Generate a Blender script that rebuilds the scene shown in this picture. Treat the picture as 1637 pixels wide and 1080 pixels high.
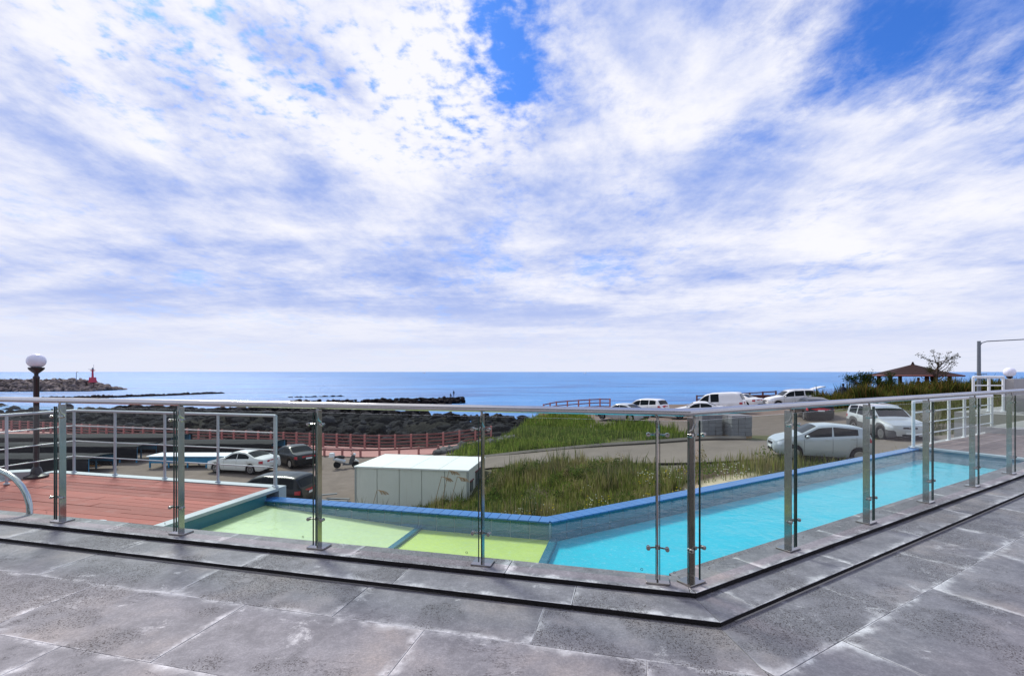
import bpy, bmesh, math, random
import numpy as np
from mathutils import Vector, Matrix, noise as mnoise
random.seed(7); np.random.seed(7)
for o in list(bpy.data.objects): bpy.data.objects.remove(o)
scene = bpy.context.scene
col = scene.collection
R = math.radians

# ------------------------------------------------------------------ camera, sky, sun, exposure
CAM_Z = 1.47                                   # eye above the terrace paving
cd = bpy.data.cameras.new('camera'); cam = bpy.data.objects.new('camera', cd); col.objects.link(cam)
cam.location = (0, 0, CAM_Z); cam.rotation_euler = (R(90), 0, 0)
cd.sensor_width = 36; cd.lens = 16.8; cd.shift_y = 54/1637; cd.clip_start = 0.05; cd.clip_end = 60000
scene.camera = cam
SUN_AZ, SUN_EL = R(-38), R(46)                 # azimuth from +Y towards +X
sd = bpy.data.lights.new('sun', 'SUN'); sun = bpy.data.objects.new('sun', sd); col.objects.link(sun)
sd.energy = 3.6; sd.angle = R(12); sd.color = (1, .95, .88)
sdir = Vector((math.sin(SUN_AZ)*math.cos(SUN_EL), math.cos(SUN_AZ)*math.cos(SUN_EL), math.sin(SUN_EL)))
sun.rotation_euler = (-sdir).to_track_quat('-Z', 'Y').to_euler()
scene.view_settings.view_transform = 'Standard'; scene.view_settings.look = 'None'
scene.view_settings.exposure = 0.1; scene.view_settings.gamma = 1.0
scene.view_settings.use_curve_mapping = False

class NT:
    """small helper for node trees"""
    def __init__(s, nt): s.nt = nt
    def n(s, t, ins=None, **kw):
        nd = s.nt.nodes.new(t)
        for k, v in kw.items(): setattr(nd, k, v)
        for k, v in (ins or {}).items():
            if isinstance(v, bpy.types.NodeSocket): s.nt.links.new(v, nd.inputs[k])
            else: nd.inputs[k].default_value = v
        return nd
    def math(s, op, a, b=0.0, c=None, clamp=False):
        ins = {0: a, 1: b}
        if c is not None: ins[2] = c
        return s.n('ShaderNodeMath', ins, operation=op, use_clamp=clamp).outputs[0]
    def mix(s, f, a, b, blend='MIX'):
        nd = s.nt.nodes.new('ShaderNodeMix'); nd.data_type = 'RGBA'; nd.blend_type = blend
        for i, v in ((0, f), (6, a), (7, b)):
            if isinstance(v, bpy.types.NodeSocket): s.nt.links.new(v, nd.inputs[i])
            else: nd.inputs[i].default_value = (tuple(v)+(1,))[:4] if i else v
        return nd.outputs[2]
    def noise(s, vec, scale, detail=4, rough=.55, dist=0.0):
        return s.n('ShaderNodeTexNoise', {'Vector': vec, 'Scale': scale, 'Detail': detail, 'Roughness': rough, 'Distortion': dist}).outputs[0]
    def ramp(s, f, a, b, interp='SMOOTHSTEP'):
        nd = s.nt.nodes.new('ShaderNodeMapRange'); nd.interpolation_type = interp
        s.nt.links.new(f, nd.inputs[0]); nd.inputs[1].default_value = a; nd.inputs[2].default_value = b
        return nd.outputs[0]
    def mapping(s, vec, loc=(0,0,0), rot=(0,0,0), scale=(1,1,1)):
        return s.n('ShaderNodeMapping', {0: vec, 1: loc, 2: rot, 3: scale}).outputs[0]

world = bpy.data.worlds.new('World'); scene.world = world; world.use_nodes = True
W = NT(world.node_tree); W.nt.nodes.clear()
def build_world():
    ST = 0.12
    sky = W.n('ShaderNodeTexSky', sky_type='NISHITA')
    sky.sun_disc = False; sky.sun_elevation = SUN_EL; sky.sun_rotation = SUN_AZ
    sky.air_density = 1.0; sky.dust_density = .6; sky.ozone_density = 3.0
    tc = W.n('ShaderNodeTexCoord').outputs['Generated']
    sep = W.n('ShaderNodeSeparateXYZ', {0: tc})
    x, y, z = sep.outputs
    zz = W.math('ADD', W.math('MAXIMUM', z, 0.0), .12)
    p = W.n('ShaderNodeCombineXYZ', {0: W.math('DIVIDE', x, zz), 1: W.math('DIVIDE', y, zz), 2: 0.0}).outputs[0]
    # the cloud deck lies on a plane high above; p are positions on it, streaks run out to sea
    big = W.noise(W.mapping(p, (3.1, 1.7, 0)), .8, 2, .5, .2)
    wisp = W.noise(W.mapping(p, (.4, 0, 0), (0, 0, R(-6)), (1.5, .8, 1)), 1.6, 11, .62, .3)
    fine = W.noise(W.mapping(p, (0, 3, 0), (0, 0, R(10)), (1.3, 1.1, 1)), 6.5, 9, .68, .15)
    puff = W.noise(W.mapping(p, (.3, .2, 0)), 19.0, 4, .55, .1)
    def blob(cx, cy, rx, ry, rot=0):
        q = W.n('ShaderNodeVectorMath', {0: p, 1: (cx, cy, 0)}, operation='SUBTRACT').outputs[0]
        q = W.mapping(q, (0, 0, 0), (0, 0, rot), (1, 1, 1))
        q = W.n('ShaderNodeVectorMath', {0: q, 1: (1/rx, 1/ry, 1)}, operation='MULTIPLY').outputs[0]
        l = W.n('ShaderNodeVectorMath', {0: q}, operation='LENGTH').outputs['Value']
        return W.math('SUBTRACT', 1.0, W.ramp(l, .0, 1.0))
    dens = W.math('ADD', W.math('MULTIPLY', big, .35), W.math('MULTIPLY', wisp, .70))
    dens = W.math('ADD', dens, W.math('MULTIPLY', W.math('SUBTRACT', fine, .5), .36))
    left = W.ramp(x, .22, -.12)
    puffm = W.math('MULTIPLY', W.math('MULTIPLY', left, W.ramp(z, .28, .46)), .95)
    dens = W.math('ADD', dens, W.math('MULTIPLY', W.math('SUBTRACT', puff, .5), puffm))
    for b, k in ((blob(-.02, 1.18, .17, .50, R(6)), .30), (blob(1.0, 1.15, .80, .40, R(-14)), .36), (blob(.55, 1.5, .7, .22, R(-20)), .12), (blob(-.55, 1.35, .3, .15, 0), .06)):
        dens = W.math('SUBTRACT', dens, W.math('MULTIPLY', b, k))
    cover = W.ramp(dens, .17, .50)
    hor = W.ramp(z, .40, .06)
    cover = W.math('MAXIMUM', cover, W.math('MULTIPLY', hor, .95))
    # shade of the clouds: thick parts are grey-violet
    sh = W.noise(W.mapping(p, (5.3, 2, 0), (0, 0, R(-4)), (1.1, .75, 1)), 1.5, 8, .58, .2)
    band = W.noise(W.mapping(p, (1.3, 4, 0), (0, 0, R(12)), (.45, 1.0, 1)), 1.0, 8, .55, .3)
    lowz = W.math('MULTIPLY', W.ramp(z, .45, .18), .7)
    sh = W.math('ADD', W.math('MULTIPLY', sh, W.math('SUBTRACT', 1.0, lowz)), W.math('MULTIPLY', band, lowz))
    sh = W.math('SUBTRACT', sh, W.math('MULTIPLY', W.math('SUBTRACT', W.math('ADD', fine, W.math('MULTIPLY', puff, puffm)), .75), .18))
    shade = W.ramp(sh, .39, .70)
    k = 1/ST
    white = tuple(c*k for c in (.90, .90, .96)); grey = tuple(c*k for c in (.27, .39, .80)); haze = tuple(c*k for c in (.74, .77, .90))
    cloud = W.mix(shade, white, grey)
    cloud = W.mix(W.ramp(z, .20, .0), cloud, haze)
    blue = W.mix(1.0, sky.outputs[0], (.34, .72, 1.4, 1), 'MULTIPLY')
    colr = W.mix(cover, blue, cloud)
    bg = W.n('ShaderNodeBackground', {0: colr, 1: ST})
    out = W.n('ShaderNodeOutputWorld', {0: bg.outputs[0]})
build_world()

# ------------------------------------------------------------------ materials
MATS = {}
def new_mat(name):
    m = bpy.data.materials.new(name); m.use_nodes = True; m.node_tree.nodes.clear()
    MATS[name] = m
    T = NT(m.node_tree); return m, T
def finish(T, base, rough=.6, metal=0.0, bump=None, bstr=.3, bdist=.02, **kw):
    b = T.n('ShaderNodeBsdfPrincipled')
    if not isinstance(rough, bpy.types.NodeSocket) and rough > .5: b.inputs['Specular IOR Level'].default_value = .15
    for k, v in (('Base Color', base), ('Roughness', rough), ('Metallic', metal)):
        if isinstance(v, bpy.types.NodeSocket): T.nt.links.new(v, b.inputs[k])
        else: b.inputs[k].default_value = (tuple(v)+(1,))[:4] if k == 'Base Color' else v
    for k, v in kw.items(): b.inputs[k.replace('_', ' ')].default_value = v
    if bump is not None:
        bn = T.n('ShaderNodeBump', {'Height': bump, 'Strength': bstr, 'Distance': bdist})
        T.nt.links.new(bn.outputs[0], b.inputs['Normal'])
    T.n('ShaderNodeOutputMaterial', {0: b.outputs[0]})
    return b
def plain(name, c, rough=.6, metal=0.0, var=.18, scale=3.0, bstr=0.0, **kw):
    m, T = new_mat(name)
    oc = T.n('ShaderNodeTexCoord').outputs['Object']
    f = T.noise(oc, scale, 6, .6)
    rnd = T.n('ShaderNodeObjectInfo').outputs['Random']
    f2 = T.math('ADD', T.math('MULTIPLY', f, .75), T.math('MULTIPLY', rnd, .25))
    base = T.mix(f2, tuple(v*(1-var) for v in c), tuple(min(1, v*(1+var)) for v in c))
    finish(T, base, rough, metal, f if bstr else None, bstr, **kw)
    return m

def stone_mat():
    m, T = new_mat('basalt')
    oc = T.n('ShaderNodeTexCoord').outputs['Object']
    uv = T.n('ShaderNodeUVMap').outputs[0]
    rnd = T.n('ShaderNodeObjectInfo').outputs['Random']
    off = T.n('ShaderNodeCombineXYZ', {0: T.math('MULTIPLY', rnd, 37.0), 1: T.math('MULTIPLY', rnd, 91.0), 2: 0.0}).outputs[0]
    v = T.n('ShaderNodeVectorMath', {0: oc, 1: off}, operation='ADD').outputs[0]
    a = T.noise(v, 2.2, 8, .62); b = T.noise(v, 14, 6, .7); fine = T.noise(v, 120, 3, .7); grit = T.noise(v, 55, 6, .75)
    base = T.mix(T.ramp(a, .3, .7), (.150, .144, .162), (.285, .272, .298))
    base = T.mix(T.math('MULTIPLY', T.ramp(b, .35, .75), .45), base, (.42, .40, .43))
    base = T.mix(T.math('MULTIPLY', T.ramp(fine, .35, .7), .35), base, (.10, .095, .11))
    base = T.mix(T.math('MULTIPLY', T.ramp(T.noise(v, 1.1, 4, .6), .50, .75), .5), base, (.36, .29, .25))
    base = T.mix(T.math('MULTIPLY', T.ramp(grit, .40, .60), .40), base, (.13, .125, .14))
    # white bloom along the joints
    su = T.n('ShaderNodeSeparateXYZ', {0: uv})
    du = T.math('MINIMUM', su.outputs[0], T.math('SUBTRACT', 1.22, su.outputs[0]))
    dv = T.math('MINIMUM', su.outputs[1], T.math('SUBTRACT', .62, su.outputs[1]))
    ed = T.math('MINIMUM', du, dv)
    line = T.math('MULTIPLY', T.math('SUBTRACT', 1.0, T.ramp(ed, .003, .010)), T.ramp(T.noise(v, 3.1, 4, .6), .42, .58))
    ed = T.math('ADD', ed, T.math('MULTIPLY', T.math('SUBTRACT', T.noise(v, 5, 5, .6), .5), .22))
    bloom = T.math('MULTIPLY', T.math('SUBTRACT', 1.0, T.ramp(ed, -.02, .06)), T.ramp(T.noise(v, 2.4, 8, .75), .44, .58))
    bloom2 = T.math('MULTIPLY', T.ramp(T.noise(v, 3.2, 12, .80, .5), .57, .68), .62)
    bl = T.math('MAXIMUM', T.math('MULTIPLY', bloom, .8), bloom2)
    bl = T.math('MULTIPLY', bl, T.ramp(grit, .25, .55)); bl = T.math('MAXIMUM', bl, T.math('MULTIPLY', line, .7))
    base = T.mix(bl, base, (.74, .72, .74))
    # pores, in patches that differ from slab to slab
    vor = T.n('ShaderNodeTexVoronoi', {'Vector': v, 'Scale': 105.0, 'Randomness': 1.0})
    pm = T.ramp(T.math('ADD', T.noise(v, 1.7, 3, .6), T.math('MULTIPLY', T.math('SUBTRACT', rnd, .5), .28)), .50, .60)
    pore = T.math('MULTIPLY', T.math('SUBTRACT', 1.0, T.ramp(vor.outputs['Distance'], .28, .46)), pm)
    pore = T.math('MULTIPLY', pore, T.ramp(T.noise(v, 45, 2, .5), .36, .56))
    # thin irregular cracks
    cr = T.math('ABSOLUTE', T.math('SUBTRACT', T.noise(T.mapping(v, (0,0,0), (0,0,R(25)), (.7, 1.8, 1)), 5.0, 8, .68), .5))
    crack = T.math('MULTIPLY', T.math('SUBTRACT', 1.0, T.ramp(cr, .0, .008)), T.ramp(T.noise(v, 2.3, 2), .56, .64))
    dark = T.math('MAXIMUM', T.math('MULTIPLY', pore, .9), T.math('MULTIPLY', crack, .85))
    base = T.mix(T.math('MULTIPLY', T.math('MULTIPLY', pm, T.ramp(fine, .3, .6)), .45), base, (.12, .115, .125))
    base = T.mix(dark, base, (.040, .028, .026))
    h = T.math('SUBTRACT', T.math('ADD', T.math('MULTIPLY', b, .4), T.math('MULTIPLY', fine, .25)), dark)
    finish(T, base, .62, 0, h, .45, .006)
    return m
stone_mat()
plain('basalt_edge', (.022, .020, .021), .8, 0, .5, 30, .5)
plain('joint_grout', (.42, .40, .41), .9, 0, .2)

def wood_mat(name, c1, c2):
    m, T = new_mat(name)
    oc = T.n('ShaderNodeTexCoord').outputs['Object']
    rnd = T.n('ShaderNodeObjectInfo').outputs['Random']
    g = T.noise(T.mapping(oc, (0,0,0), (0,0,0), (1.2, 22, 22)), 3, 6, .65)
    st = T.noise(oc, 1.6, 5, .6)
    base = T.mix(g, c1, c2)
    base = T.mix(T.math('MULTIPLY', rnd, .45), base, tuple(v*1.5 for v in c2))
    base = T.mix(T.math('MULTIPLY', T.ramp(st, .5, .72), .35), base, (.40, .30, .28))
    finish(T, base, .6, 0, g, .25, .004)
wood_mat('deck_wood', (.20, .042, .032), (.36, .085, .062))
wood_mat('red_brick_paver', (.13, .095, .090), (.20, .15, .14))

def glass_mat(name, tint, ior=1.45, refl=1.0, rough=0.0, bump=False):
    m, T = new_mat(name)
    tr = T.n('ShaderNodeBsdfTransparent', {0: tint+(1,)})
    gl = T.n('ShaderNodeBsdfGlossy', {0: (1,1,1,1), 1: rough})
    f0 = ((ior-1)/(ior+1))**2
    geo = T.n('ShaderNodeNewGeometry')
    nrm = geo.outputs['Normal']
    if bump:
        oc = T.n('ShaderNodeTexCoord').outputs['Object']
        h = T.math('ADD', T.noise(oc, 3.0, 3, .5, .4), T.math('MULTIPLY', T.noise(oc, 11.0, 3, .5, .3), .35))
        bn = T.n('ShaderNodeBump', {'Height': h, 'Strength': .6, 'Distance': .03})
        nrm = bn.outputs[0]; T.nt.links.new(nrm, gl.inputs['Normal'])
    # Schlick reflectance, outer faces only
    dt = T.n('ShaderNodeVectorMath', {0: geo.outputs['Incoming'], 1: nrm}, operation='DOT_PRODUCT').outputs['Value']
    g5 = T.math('POWER', T.math('SUBTRACT', 1.0, T.math('ABSOLUTE', dt), clamp=True), 5.0)
    fr = T.math('ADD', f0, T.math('MULTIPLY', g5, (1-f0)*refl))
    if not bump: fr = T.math('MULTIPLY', fr, T.math('SUBTRACT', 1.0, geo.outputs['Backfacing']))
    mx = T.n('ShaderNodeMixShader', {0: fr, 1: tr.outputs[0], 2: gl.outputs[0]})
    T.n('ShaderNodeOutputMaterial', {0: mx.outputs[0]})
    return m
glass_mat('pane_glass', (.90, .955, .94), 1.28, refl=.8)
glass_mat('pool_water', (.86, .96, .97), 1.31, refl=.62, bump=True)
plain('glass_edge', (.01, .035, .03), .15)

def steel_mat():
    m, T = new_mat('steel')
    oc = T.n('ShaderNodeTexCoord').outputs['Object']
    f = T.noise(T.mapping(oc, (0,0,0), (0,0,0), (40, 40, 2)), 6, 4, .6)
    base = T.mix(f, (.27, .255, .24), (.46, .44, .42))
    r = T.math('ADD', T.math('MULTIPLY', T.noise(oc, 9, 4), .16), .10)
    finish(T, base, r, 1.0)
steel_mat()
def rail_mat():
    m, T = new_mat('rail_steel')
    oc = T.n('ShaderNodeTexCoord').outputs['Object']
    f = T.noise(oc, 5, 4, .6)
    finish(T, T.mix(f, (.48, .475, .48), (.62, .61, .615)), T.math('ADD', T.math('MULTIPLY', f, .15), .16), 1.0)
rail_mat()
plain('grey_paint', (.46, .49, .54), .4, .0, .1)
plain('white_paint', (.72, .74, .77), .4, .0, .08)
plain('kerb_strip', (.36, .40, .43), .5, .0, .12)
plain('wall_concrete', (.34, .33, .33), .8, 0, .2, 2, .3)
plain('black_net', (.010, .011, .014), .85, 0, .3, 6, .4)
plain('blue_frp', (.02, .20, .36), .45, 0, .2)
plain('tarp_white', (.70, .74, .78), .5, 0, .1)
def panel_mat():
    m, T = new_mat('container_panel'); oc = T.n('ShaderNodeTexCoord').outputs['Object']
    st = T.noise(T.mapping(oc, (0,0,0), (0,0,0), (9, 9, .5)), 1.5, 6, .65); f = T.noise(oc, 1.2, 4)
    b = T.mix(f, (.66, .67, .57), (.74, .74, .64)); b = T.mix(T.math('MULTIPLY', T.ramp(st, .52, .8), .45), b, (.42, .40, .30))
    rib = T.n('ShaderNodeTexWave', {'Vector': oc, 'Scale': 5.0}, bands_direction='X')
    finish(T, b, .5, 0, rib.outputs[1], .15, .01)
panel_mat()
plain('container_roof', (.74, .75, .70), .5, 0, .08, 1.0)
plain('container_trim', (.34, .36, .33), .5, 0, .2)
plain('fence_post', (.42, .17, .155), .7, 0, .2)
plain('fence_red', (.20, .075, .072), .65, 0, .25)
plain('fence_dark', (.12, .05, .045), .65, 0, .25)
plain('promenade_pink', (.42, .20, .18), .75, 0, .2, 1.0)
plain('lamp_black', (.022, .014, .018), .35, 0, .2)
plain('globe', (.74, .74, .86), .22, 0, .03)
plain('rubber', (.018, .018, .019), .8, 0, .2)
plain('alloy', (.55, .55, .57), .3, .8, .1)
plain('car_glass', (.010, .014, .017), .06, 0, .2, Specular_IOR_Level=.08)
plain('plastic_black', (.02, .02, .022), .55, 0, .2)
plain('plastic_grey', (.09, .09, .095), .55, 0, .2)
plain('light_red', (.42, .02, .03), .2, 0, .1)
plain('light_clear', (.75, .77, .80), .12, .3, .1)
plain('plate_white', (.75, .76, .75), .4, 0, .05)
plain('chrome', (.75, .75, .77), .12, 1.0, .05)
plain('block_grey', (.20, .205, .215), .85, 0, .3, 4, .4)
plain('pallet_wood', (.38, .25, .13), .8, 0, .2)
plain('roof_brown', (.030, .014, .012), .8, 0, .25, 4, .3)
plain('bark', (.07, .05, .038), .9, 0, .3, 8, .4)
plain('light_pole', (.17, .19, .22), .5, .3, .1)
plain('red_tower', (.50, .03, .06), .5, 0, .15)
plain('cloth_dark', (.03, .035, .05), .8, 0, .2)
plain('cloth_red', (.35, .05, .06), .8, 0, .2)
plain('cloth_white', (.6, .6, .62), .8, 0, .1)
plain('skin', (.42, .26, .19), .6, 0, .1)
plain('hair', (.015, .012, .01), .6, 0, .1)
plain('orange_plastic', (.55, .25, .04), .5, 0, .2)
plain('boat_white', (.8, .8, .8), .4, 0, .05)
for nm, c in (('silver', (.46, .50, .53)), ('white', (.72, .725, .73)), ('pearl', (.68, .67, .62)), ('black', (.012, .013, .015)), ('darkgrey', (.03, .025, .03)), ('warmsilver', (.52, .53, .53))):
    m, T = new_mat('paint_'+nm)
    f = T.noise(T.n('ShaderNodeTexCoord').outputs['Object'], 1.5, 4)
    finish(T, T.mix(f, tuple(v*.93 for v in c), tuple(v*1.05 for v in c)), .32, .25 if 'silver' in nm else 0, Coat_Weight=.25 if c[0] < .1 else .7, Coat_Roughness=.06, Specular_IOR_Level=.2 if c[0] < .1 else .5)

def attr_mat(name, rough=.8, bump=0.0, sub=0.0, var=.25, scale=2.0, bdist=.05):
    m, T = new_mat(name)
    at = T.n('ShaderNodeAttribute', attribute_name='tone').outputs['Color']
    oc = T.n('ShaderNodeTexCoord').outputs['Object']
    f = T.noise(oc, scale, 8, .65)
    lo = T.mix(1.0, at, (1-var,)*3, 'MULTIPLY'); hi = T.mix(1.0, at, (1+var,)*3, 'MULTIPLY')
    finish(T, T.mix(f, lo, hi), rough, 0, f if bump else None, bump, bdist)
attr_mat('terrain', .9, .5, var=.45, scale=1.3)
def leaf_mat(name):
    m, T = new_mat(name)
    at = T.n('ShaderNodeAttribute', attribute_name='tone').outputs['Color']
    f = T.noise(T.n('ShaderNodeTexCoord').outputs['Object'], .8, 4)
    c = T.mix(f, T.mix(1.0, at, (.75, .75, .75), 'MULTIPLY'), T.mix(1.0, at, (1.25, 1.25, 1.2), 'MULTIPLY'))
    d = T.n('ShaderNodeBsdfDiffuse', {0: c}); tr = T.n('ShaderNodeBsdfTranslucent', {0: c})
    mx = T.n('ShaderNodeMixShader', {0: .45, 1: d.outputs[0], 2: tr.outputs[0]})
    T.n('ShaderNodeOutputMaterial', {0: mx.outputs[0]})
leaf_mat('grass'); leaf_mat('leaf')
attr_mat('lava', .95, 1.0, var=.7, scale=2.6, bdist=.5)
attr_mat('armour_rock', .85, .4, var=.3, scale=1.0)

def sea_mat():
    m, T = new_mat('sea')
    oc = T.n('ShaderNodeTexCoord').outputs['Object']
    sw = T.noise(T.mapping(oc, (0,0,0), (0,0,R(8)), (.35, 1, 1)), .045, 8, .62)
    ch = T.noise(T.mapping(oc, (0,0,0), (0,0,R(-12)), (.4, 1, 1)), .35, 6, .65)
    big = T.noise(T.mapping(oc, (0,0,0), (0,0,0), (.12, 1, 1)), .006, 4, .6)
    base = T.mix(T.ramp(big, .3, .7), (.012, .16, .42), (.035, .25, .58))
    base = T.mix(T.math('MULTIPLY', T.ramp(ch, .45, .75), .5), base, (.13, .32, .66))
    base = T.mix(T.math('MULTIPLY', T.ramp(sw, .46, .62), .75), base, (.008, .09, .30))
    h = T.math('ADD', T.math('MULTIPLY', sw, 3.0), ch)
    finish(T, base, .32, 0, h, 1.0, 1.2, IOR=1.3)
sea_mat()

# ------------------------------------------------------------------ mesh helpers
class MB:
    def __init__(s): s.v = []; s.f = []; s.uv = None
    def add(s, v, f):
        b = len(s.v); s.v += [tuple(p) for p in v]; s.f += [tuple(i+b for i in q) for q in f]; return s
    def box(s, c, size, rz=0.0, taper=1.0, bev=0.0):
        hx, hy, hz = (d/2 for d in size); ca, sa = math.cos(rz), math.sin(rz)
        if bev:
            ring = [(hx-bev, -hy), (hx, -hy+bev), (hx, hy-bev), (hx-bev, hy), (-hx+bev, hy), (-hx, hy-bev), (-hx, -hy+bev), (-hx+bev, -hy)]
        else: ring = [(hx, -hy), (hx, hy), (-hx, hy), (-hx, -hy)]
        n = len(ring); vs = []
        lv = [(-hz, 1.0), (hz, taper)] if not bev else [(-hz, 1.0), (hz-bev, taper), (hz, taper*(1-bev/max(hx, hy, 1e-6)))]
        for z, k in lv:
            for x, y in ring:
                x2, y2 = x*k, y*k
                vs.append((c[0]+x2*ca-y2*sa, c[1]+x2*sa+y2*ca, c[2]+z))
        L = len(lv)
        fs = [tuple(range(n))[::-1], tuple(range((L-1)*n, L*n))]
        for l in range(L-1):
            for i in range(n):
                j = (i+1) % n; fs.append((l*n+i, l*n+j, (l+1)*n+j, (l+1)*n+i))
        return s.add(vs, fs)
    def prism(s, poly, z0, z1):
        n = len(poly)
        vs = [(x, y, z0) for x, y in poly]+[(x, y, z1) for x, y in poly]
        fs = [tuple(range(n))[::-1], tuple(range(n, 2*n))]+[(i, (i+1) % n, n+(i+1) % n, n+i) for i in range(n)]
        return s.add(vs, fs)
    def tube(s, path, r, n=8, radii=None):
        P = [Vector(p) for p in path]; vs = []; fs = []
        prev = None
        for i, p in enumerate(P):
            d = (P[min(i+1, len(P)-1)]-P[max(i-1, 0)]).normalized()
            ref = prev if prev is not None else (Vector((0, 0, 1)) if abs(d.z) < .9 else Vector((1, 0, 0)))
            a = (ref-d*ref.dot(d)).normalized(); prev = a; b = d.cross(a)
            rr = radii[i] if radii else r
            for k in range(n):
                t = 2*math.pi*k/n; q = p+a*math.cos(t)*rr+b*math.sin(t)*rr; vs.append(q)
        for i in range(len(P)-1):
            for k in range(n):
                j = (k+1) % n; fs.append((i*n+k, i*n+j, (i+1)*n+j, (i+1)*n+k))
        fs.append(tuple(range(n))[::-1]); fs.append(tuple((len(P)-1)*n+k for k in range(n)))
        return s.add(vs, fs)
    def lathe(s, prof, c=(0, 0, 0), n=16, axis='z'):
        vs = []; fs = []
        for r, h in prof:
            for k in range(n):
                t = 2*math.pi*k/n; a, b = r*math.cos(t), r*math.sin(t)
                q = (a, b, h) if axis == 'z' else ((a, h, b) if axis == 'y' else (h, a, b))
                vs.append((c[0]+q[0], c[1]+q[1], c[2]+q[2]))
        for i in range(len(prof)-1):
            for k in range(n):
                j = (k+1) % n; fs.append((i*n+k, i*n+j, (i+1)*n+j, (i+1)*n+k))
        fs.append(tuple(range(n))[::-1]); fs.append(tuple((len(prof)-1)*n+k for k in range(n)))
        return s.add(vs, fs)
    def grid(s, rows):
        """rows: list of equal-length point lists"""
        n = len(rows[0]); vs = [p for r in rows for p in r]; fs = []
        for i in range(len(rows)-1):
            for k in range(n-1): fs.append((i*n+k, i*n+k+1, (i+1)*n+k+1, (i+1)*n+k))
        return s.add(vs, fs)
    def mesh(s, name, mat, smooth=None):
        me = bpy.data.meshes.new(name); me.from_pydata(s.v, [], s.f)
        if mat: me.materials.append(MATS[mat])
        bm = bmesh.new(); bm.from_mesh(me); bmesh.ops.recalc_face_normals(bm, faces=bm.faces); bm.to_mesh(me); bm.free()
        if smooth is not None:
            me.polygons.foreach_set('use_smooth', [True]*len(me.polygons)); me.set_sharp_from_angle(angle=R(smooth))
        return me
def wloc(o):
    v = Vector((0, 0, 0))
    while o is not None: v += o.location; o = o.parent
    return v
def link(name, me, parent=None, loc=None, rz=0.0):
    o = bpy.data.objects.new(name, me); col.objects.link(o)
    if parent is not None: o.parent = parent
    if loc is not None: o.location = loc
    if rz: o.rotation_euler.z = rz
    return o
def obj(name, mb, mat, parent=None, smooth=None):
    """mesh given in world coordinates, set under a parent that is not rotated"""
    if parent is not None:
        w = wloc(parent); mb.v = [(p[0]-w.x, p[1]-w.y, p[2]-w.z) for p in mb.v]
    return link(name, mb.mesh(name, mat, smooth), parent)
def tag(o, label, cat, group=None):
    o['label'] = label; o['category'] = cat
    if group: o['group'] = group
    return o
def thing(name, label, cat, loc=(0, 0, 0), rz=0.0, group=None):
    return tag(link(name, None, None, loc, rz), label, cat, group)
def struct(o, kind='structure'): o['kind'] = kind; return o
def P(px, py, H):                              # photograph measurement -> place at H metres below the eye
    Y = 764*H/(py-594); return Vector(((px-818.5)*Y/764, Y, CAM_Z-H))

# ------------------------------------------------------------------ the terrace: two wings that meet at 135 degrees
uL = Vector((-.9707, .2401)); nL = Vector((.2401, .9707))
uR = Vector((.8572, .5151)); nR = Vector((-.5151, .8572))
def LP(u, n): return uL*u+nL*n
def RP(u, n): return uR*u+nR*n
def corner(a, b):
    """plan point with nL.p = a and nR.p = b"""
    d = nL.x*nR.y-nL.y*nR.x
    return Vector(((a*nR.y-nL.y*b)/d, (nL.x*b-a*nR.x)/d))
def clip(poly, a, b, c):
    out = []
    for i in range(len(poly)):
        p, q = poly[i], poly[(i+1) % len(poly)]
        dp, dq = a*p[0]+b*p[1]-c, a*q[0]+b*q[1]-c
        if dp >= 0: out.append(p)
        if dp*dq < 0:
            t = dp/(dp-dq); out.append((p[0]+(q[0]-p[0])*t, p[1]+(q[1]-p[1])*t))
    return out
LED_L, LED_R = 3.217, 1.993                    # front edge of the glass ledge
STP_L, STP_R = 2.950, 1.735                    # front edge of the step
GAP = .0015
c0 = corner(STP_L, STP_R)
c1 = corner(LED_L, LED_R)
bis = (c1-c0).normalized()                     # mitre direction
def slab(name, U, N, u0, u1, n0, n1, z0, z1, side, parent, front=None):
    """one stone slab of a wing, cut at the mitre"""
    f = LP if U == 'L' else RP
    g = GAP
    poly = [tuple(f(u0+g, n0)), tuple(f(u1-g, n0)), tuple(f(u1-g, n1-g)), tuple(f(u0+g, n1-g))]
    a, b = (bis.y, -bis.x)
    sgn = -1 if U == 'L' else 1
    a, b = a*sgn, b*sgn
    poly = clip(poly, a, b, a*c0.x+b*c0.y+g)
    if len(poly) < 3: return None
    ax = uL if U == 'L' else uR; nx = nL if U == 'L' else nR
    area = 0
    for i in range(len(poly)):
        x0, y0 = poly[i]; x1, y1 = poly[(i+1) % len(poly)]; area += x0*y1-x1*y0
    if abs(area) < 1e-4: return None
    if area < 0: poly = poly[::-1]
    bm = bmesh.new()
    dz = random.uniform(-.0012, .0012)
    top = [bm.verts.new((x, y, z1+dz)) for x, y in poly]; bot = [bm.verts.new((x, y, z0)) for x, y in poly]
    k = len(poly); ft = bm.faces.new(top); bm.faces.new(bot[::-1])
    for i in range(k): bm.faces.new((top[i], bot[i], bot[(i+1) % k], top[(i+1) % k]))
    bmesh.ops.bevel(bm, geom=[e for e in ft.edges], offset=.002, segments=1, affect='EDGES')
    uvl = bm.loops.layers.uv.new('UVMap')
    for fc in bm.faces:
        for lp in fc.loops:
            p = Vector((lp.vert.co.x, lp.vert.co.y)); lp[uvl].uv = (p.dot(ax)-u0, p.dot(nx)-n0)
    bmesh.ops.recalc_face_normals(bm, faces=bm.faces)
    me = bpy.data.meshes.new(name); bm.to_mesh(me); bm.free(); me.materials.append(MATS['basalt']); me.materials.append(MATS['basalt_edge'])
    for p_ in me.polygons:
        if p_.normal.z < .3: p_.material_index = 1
    return link(name, me, parent)
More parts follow.
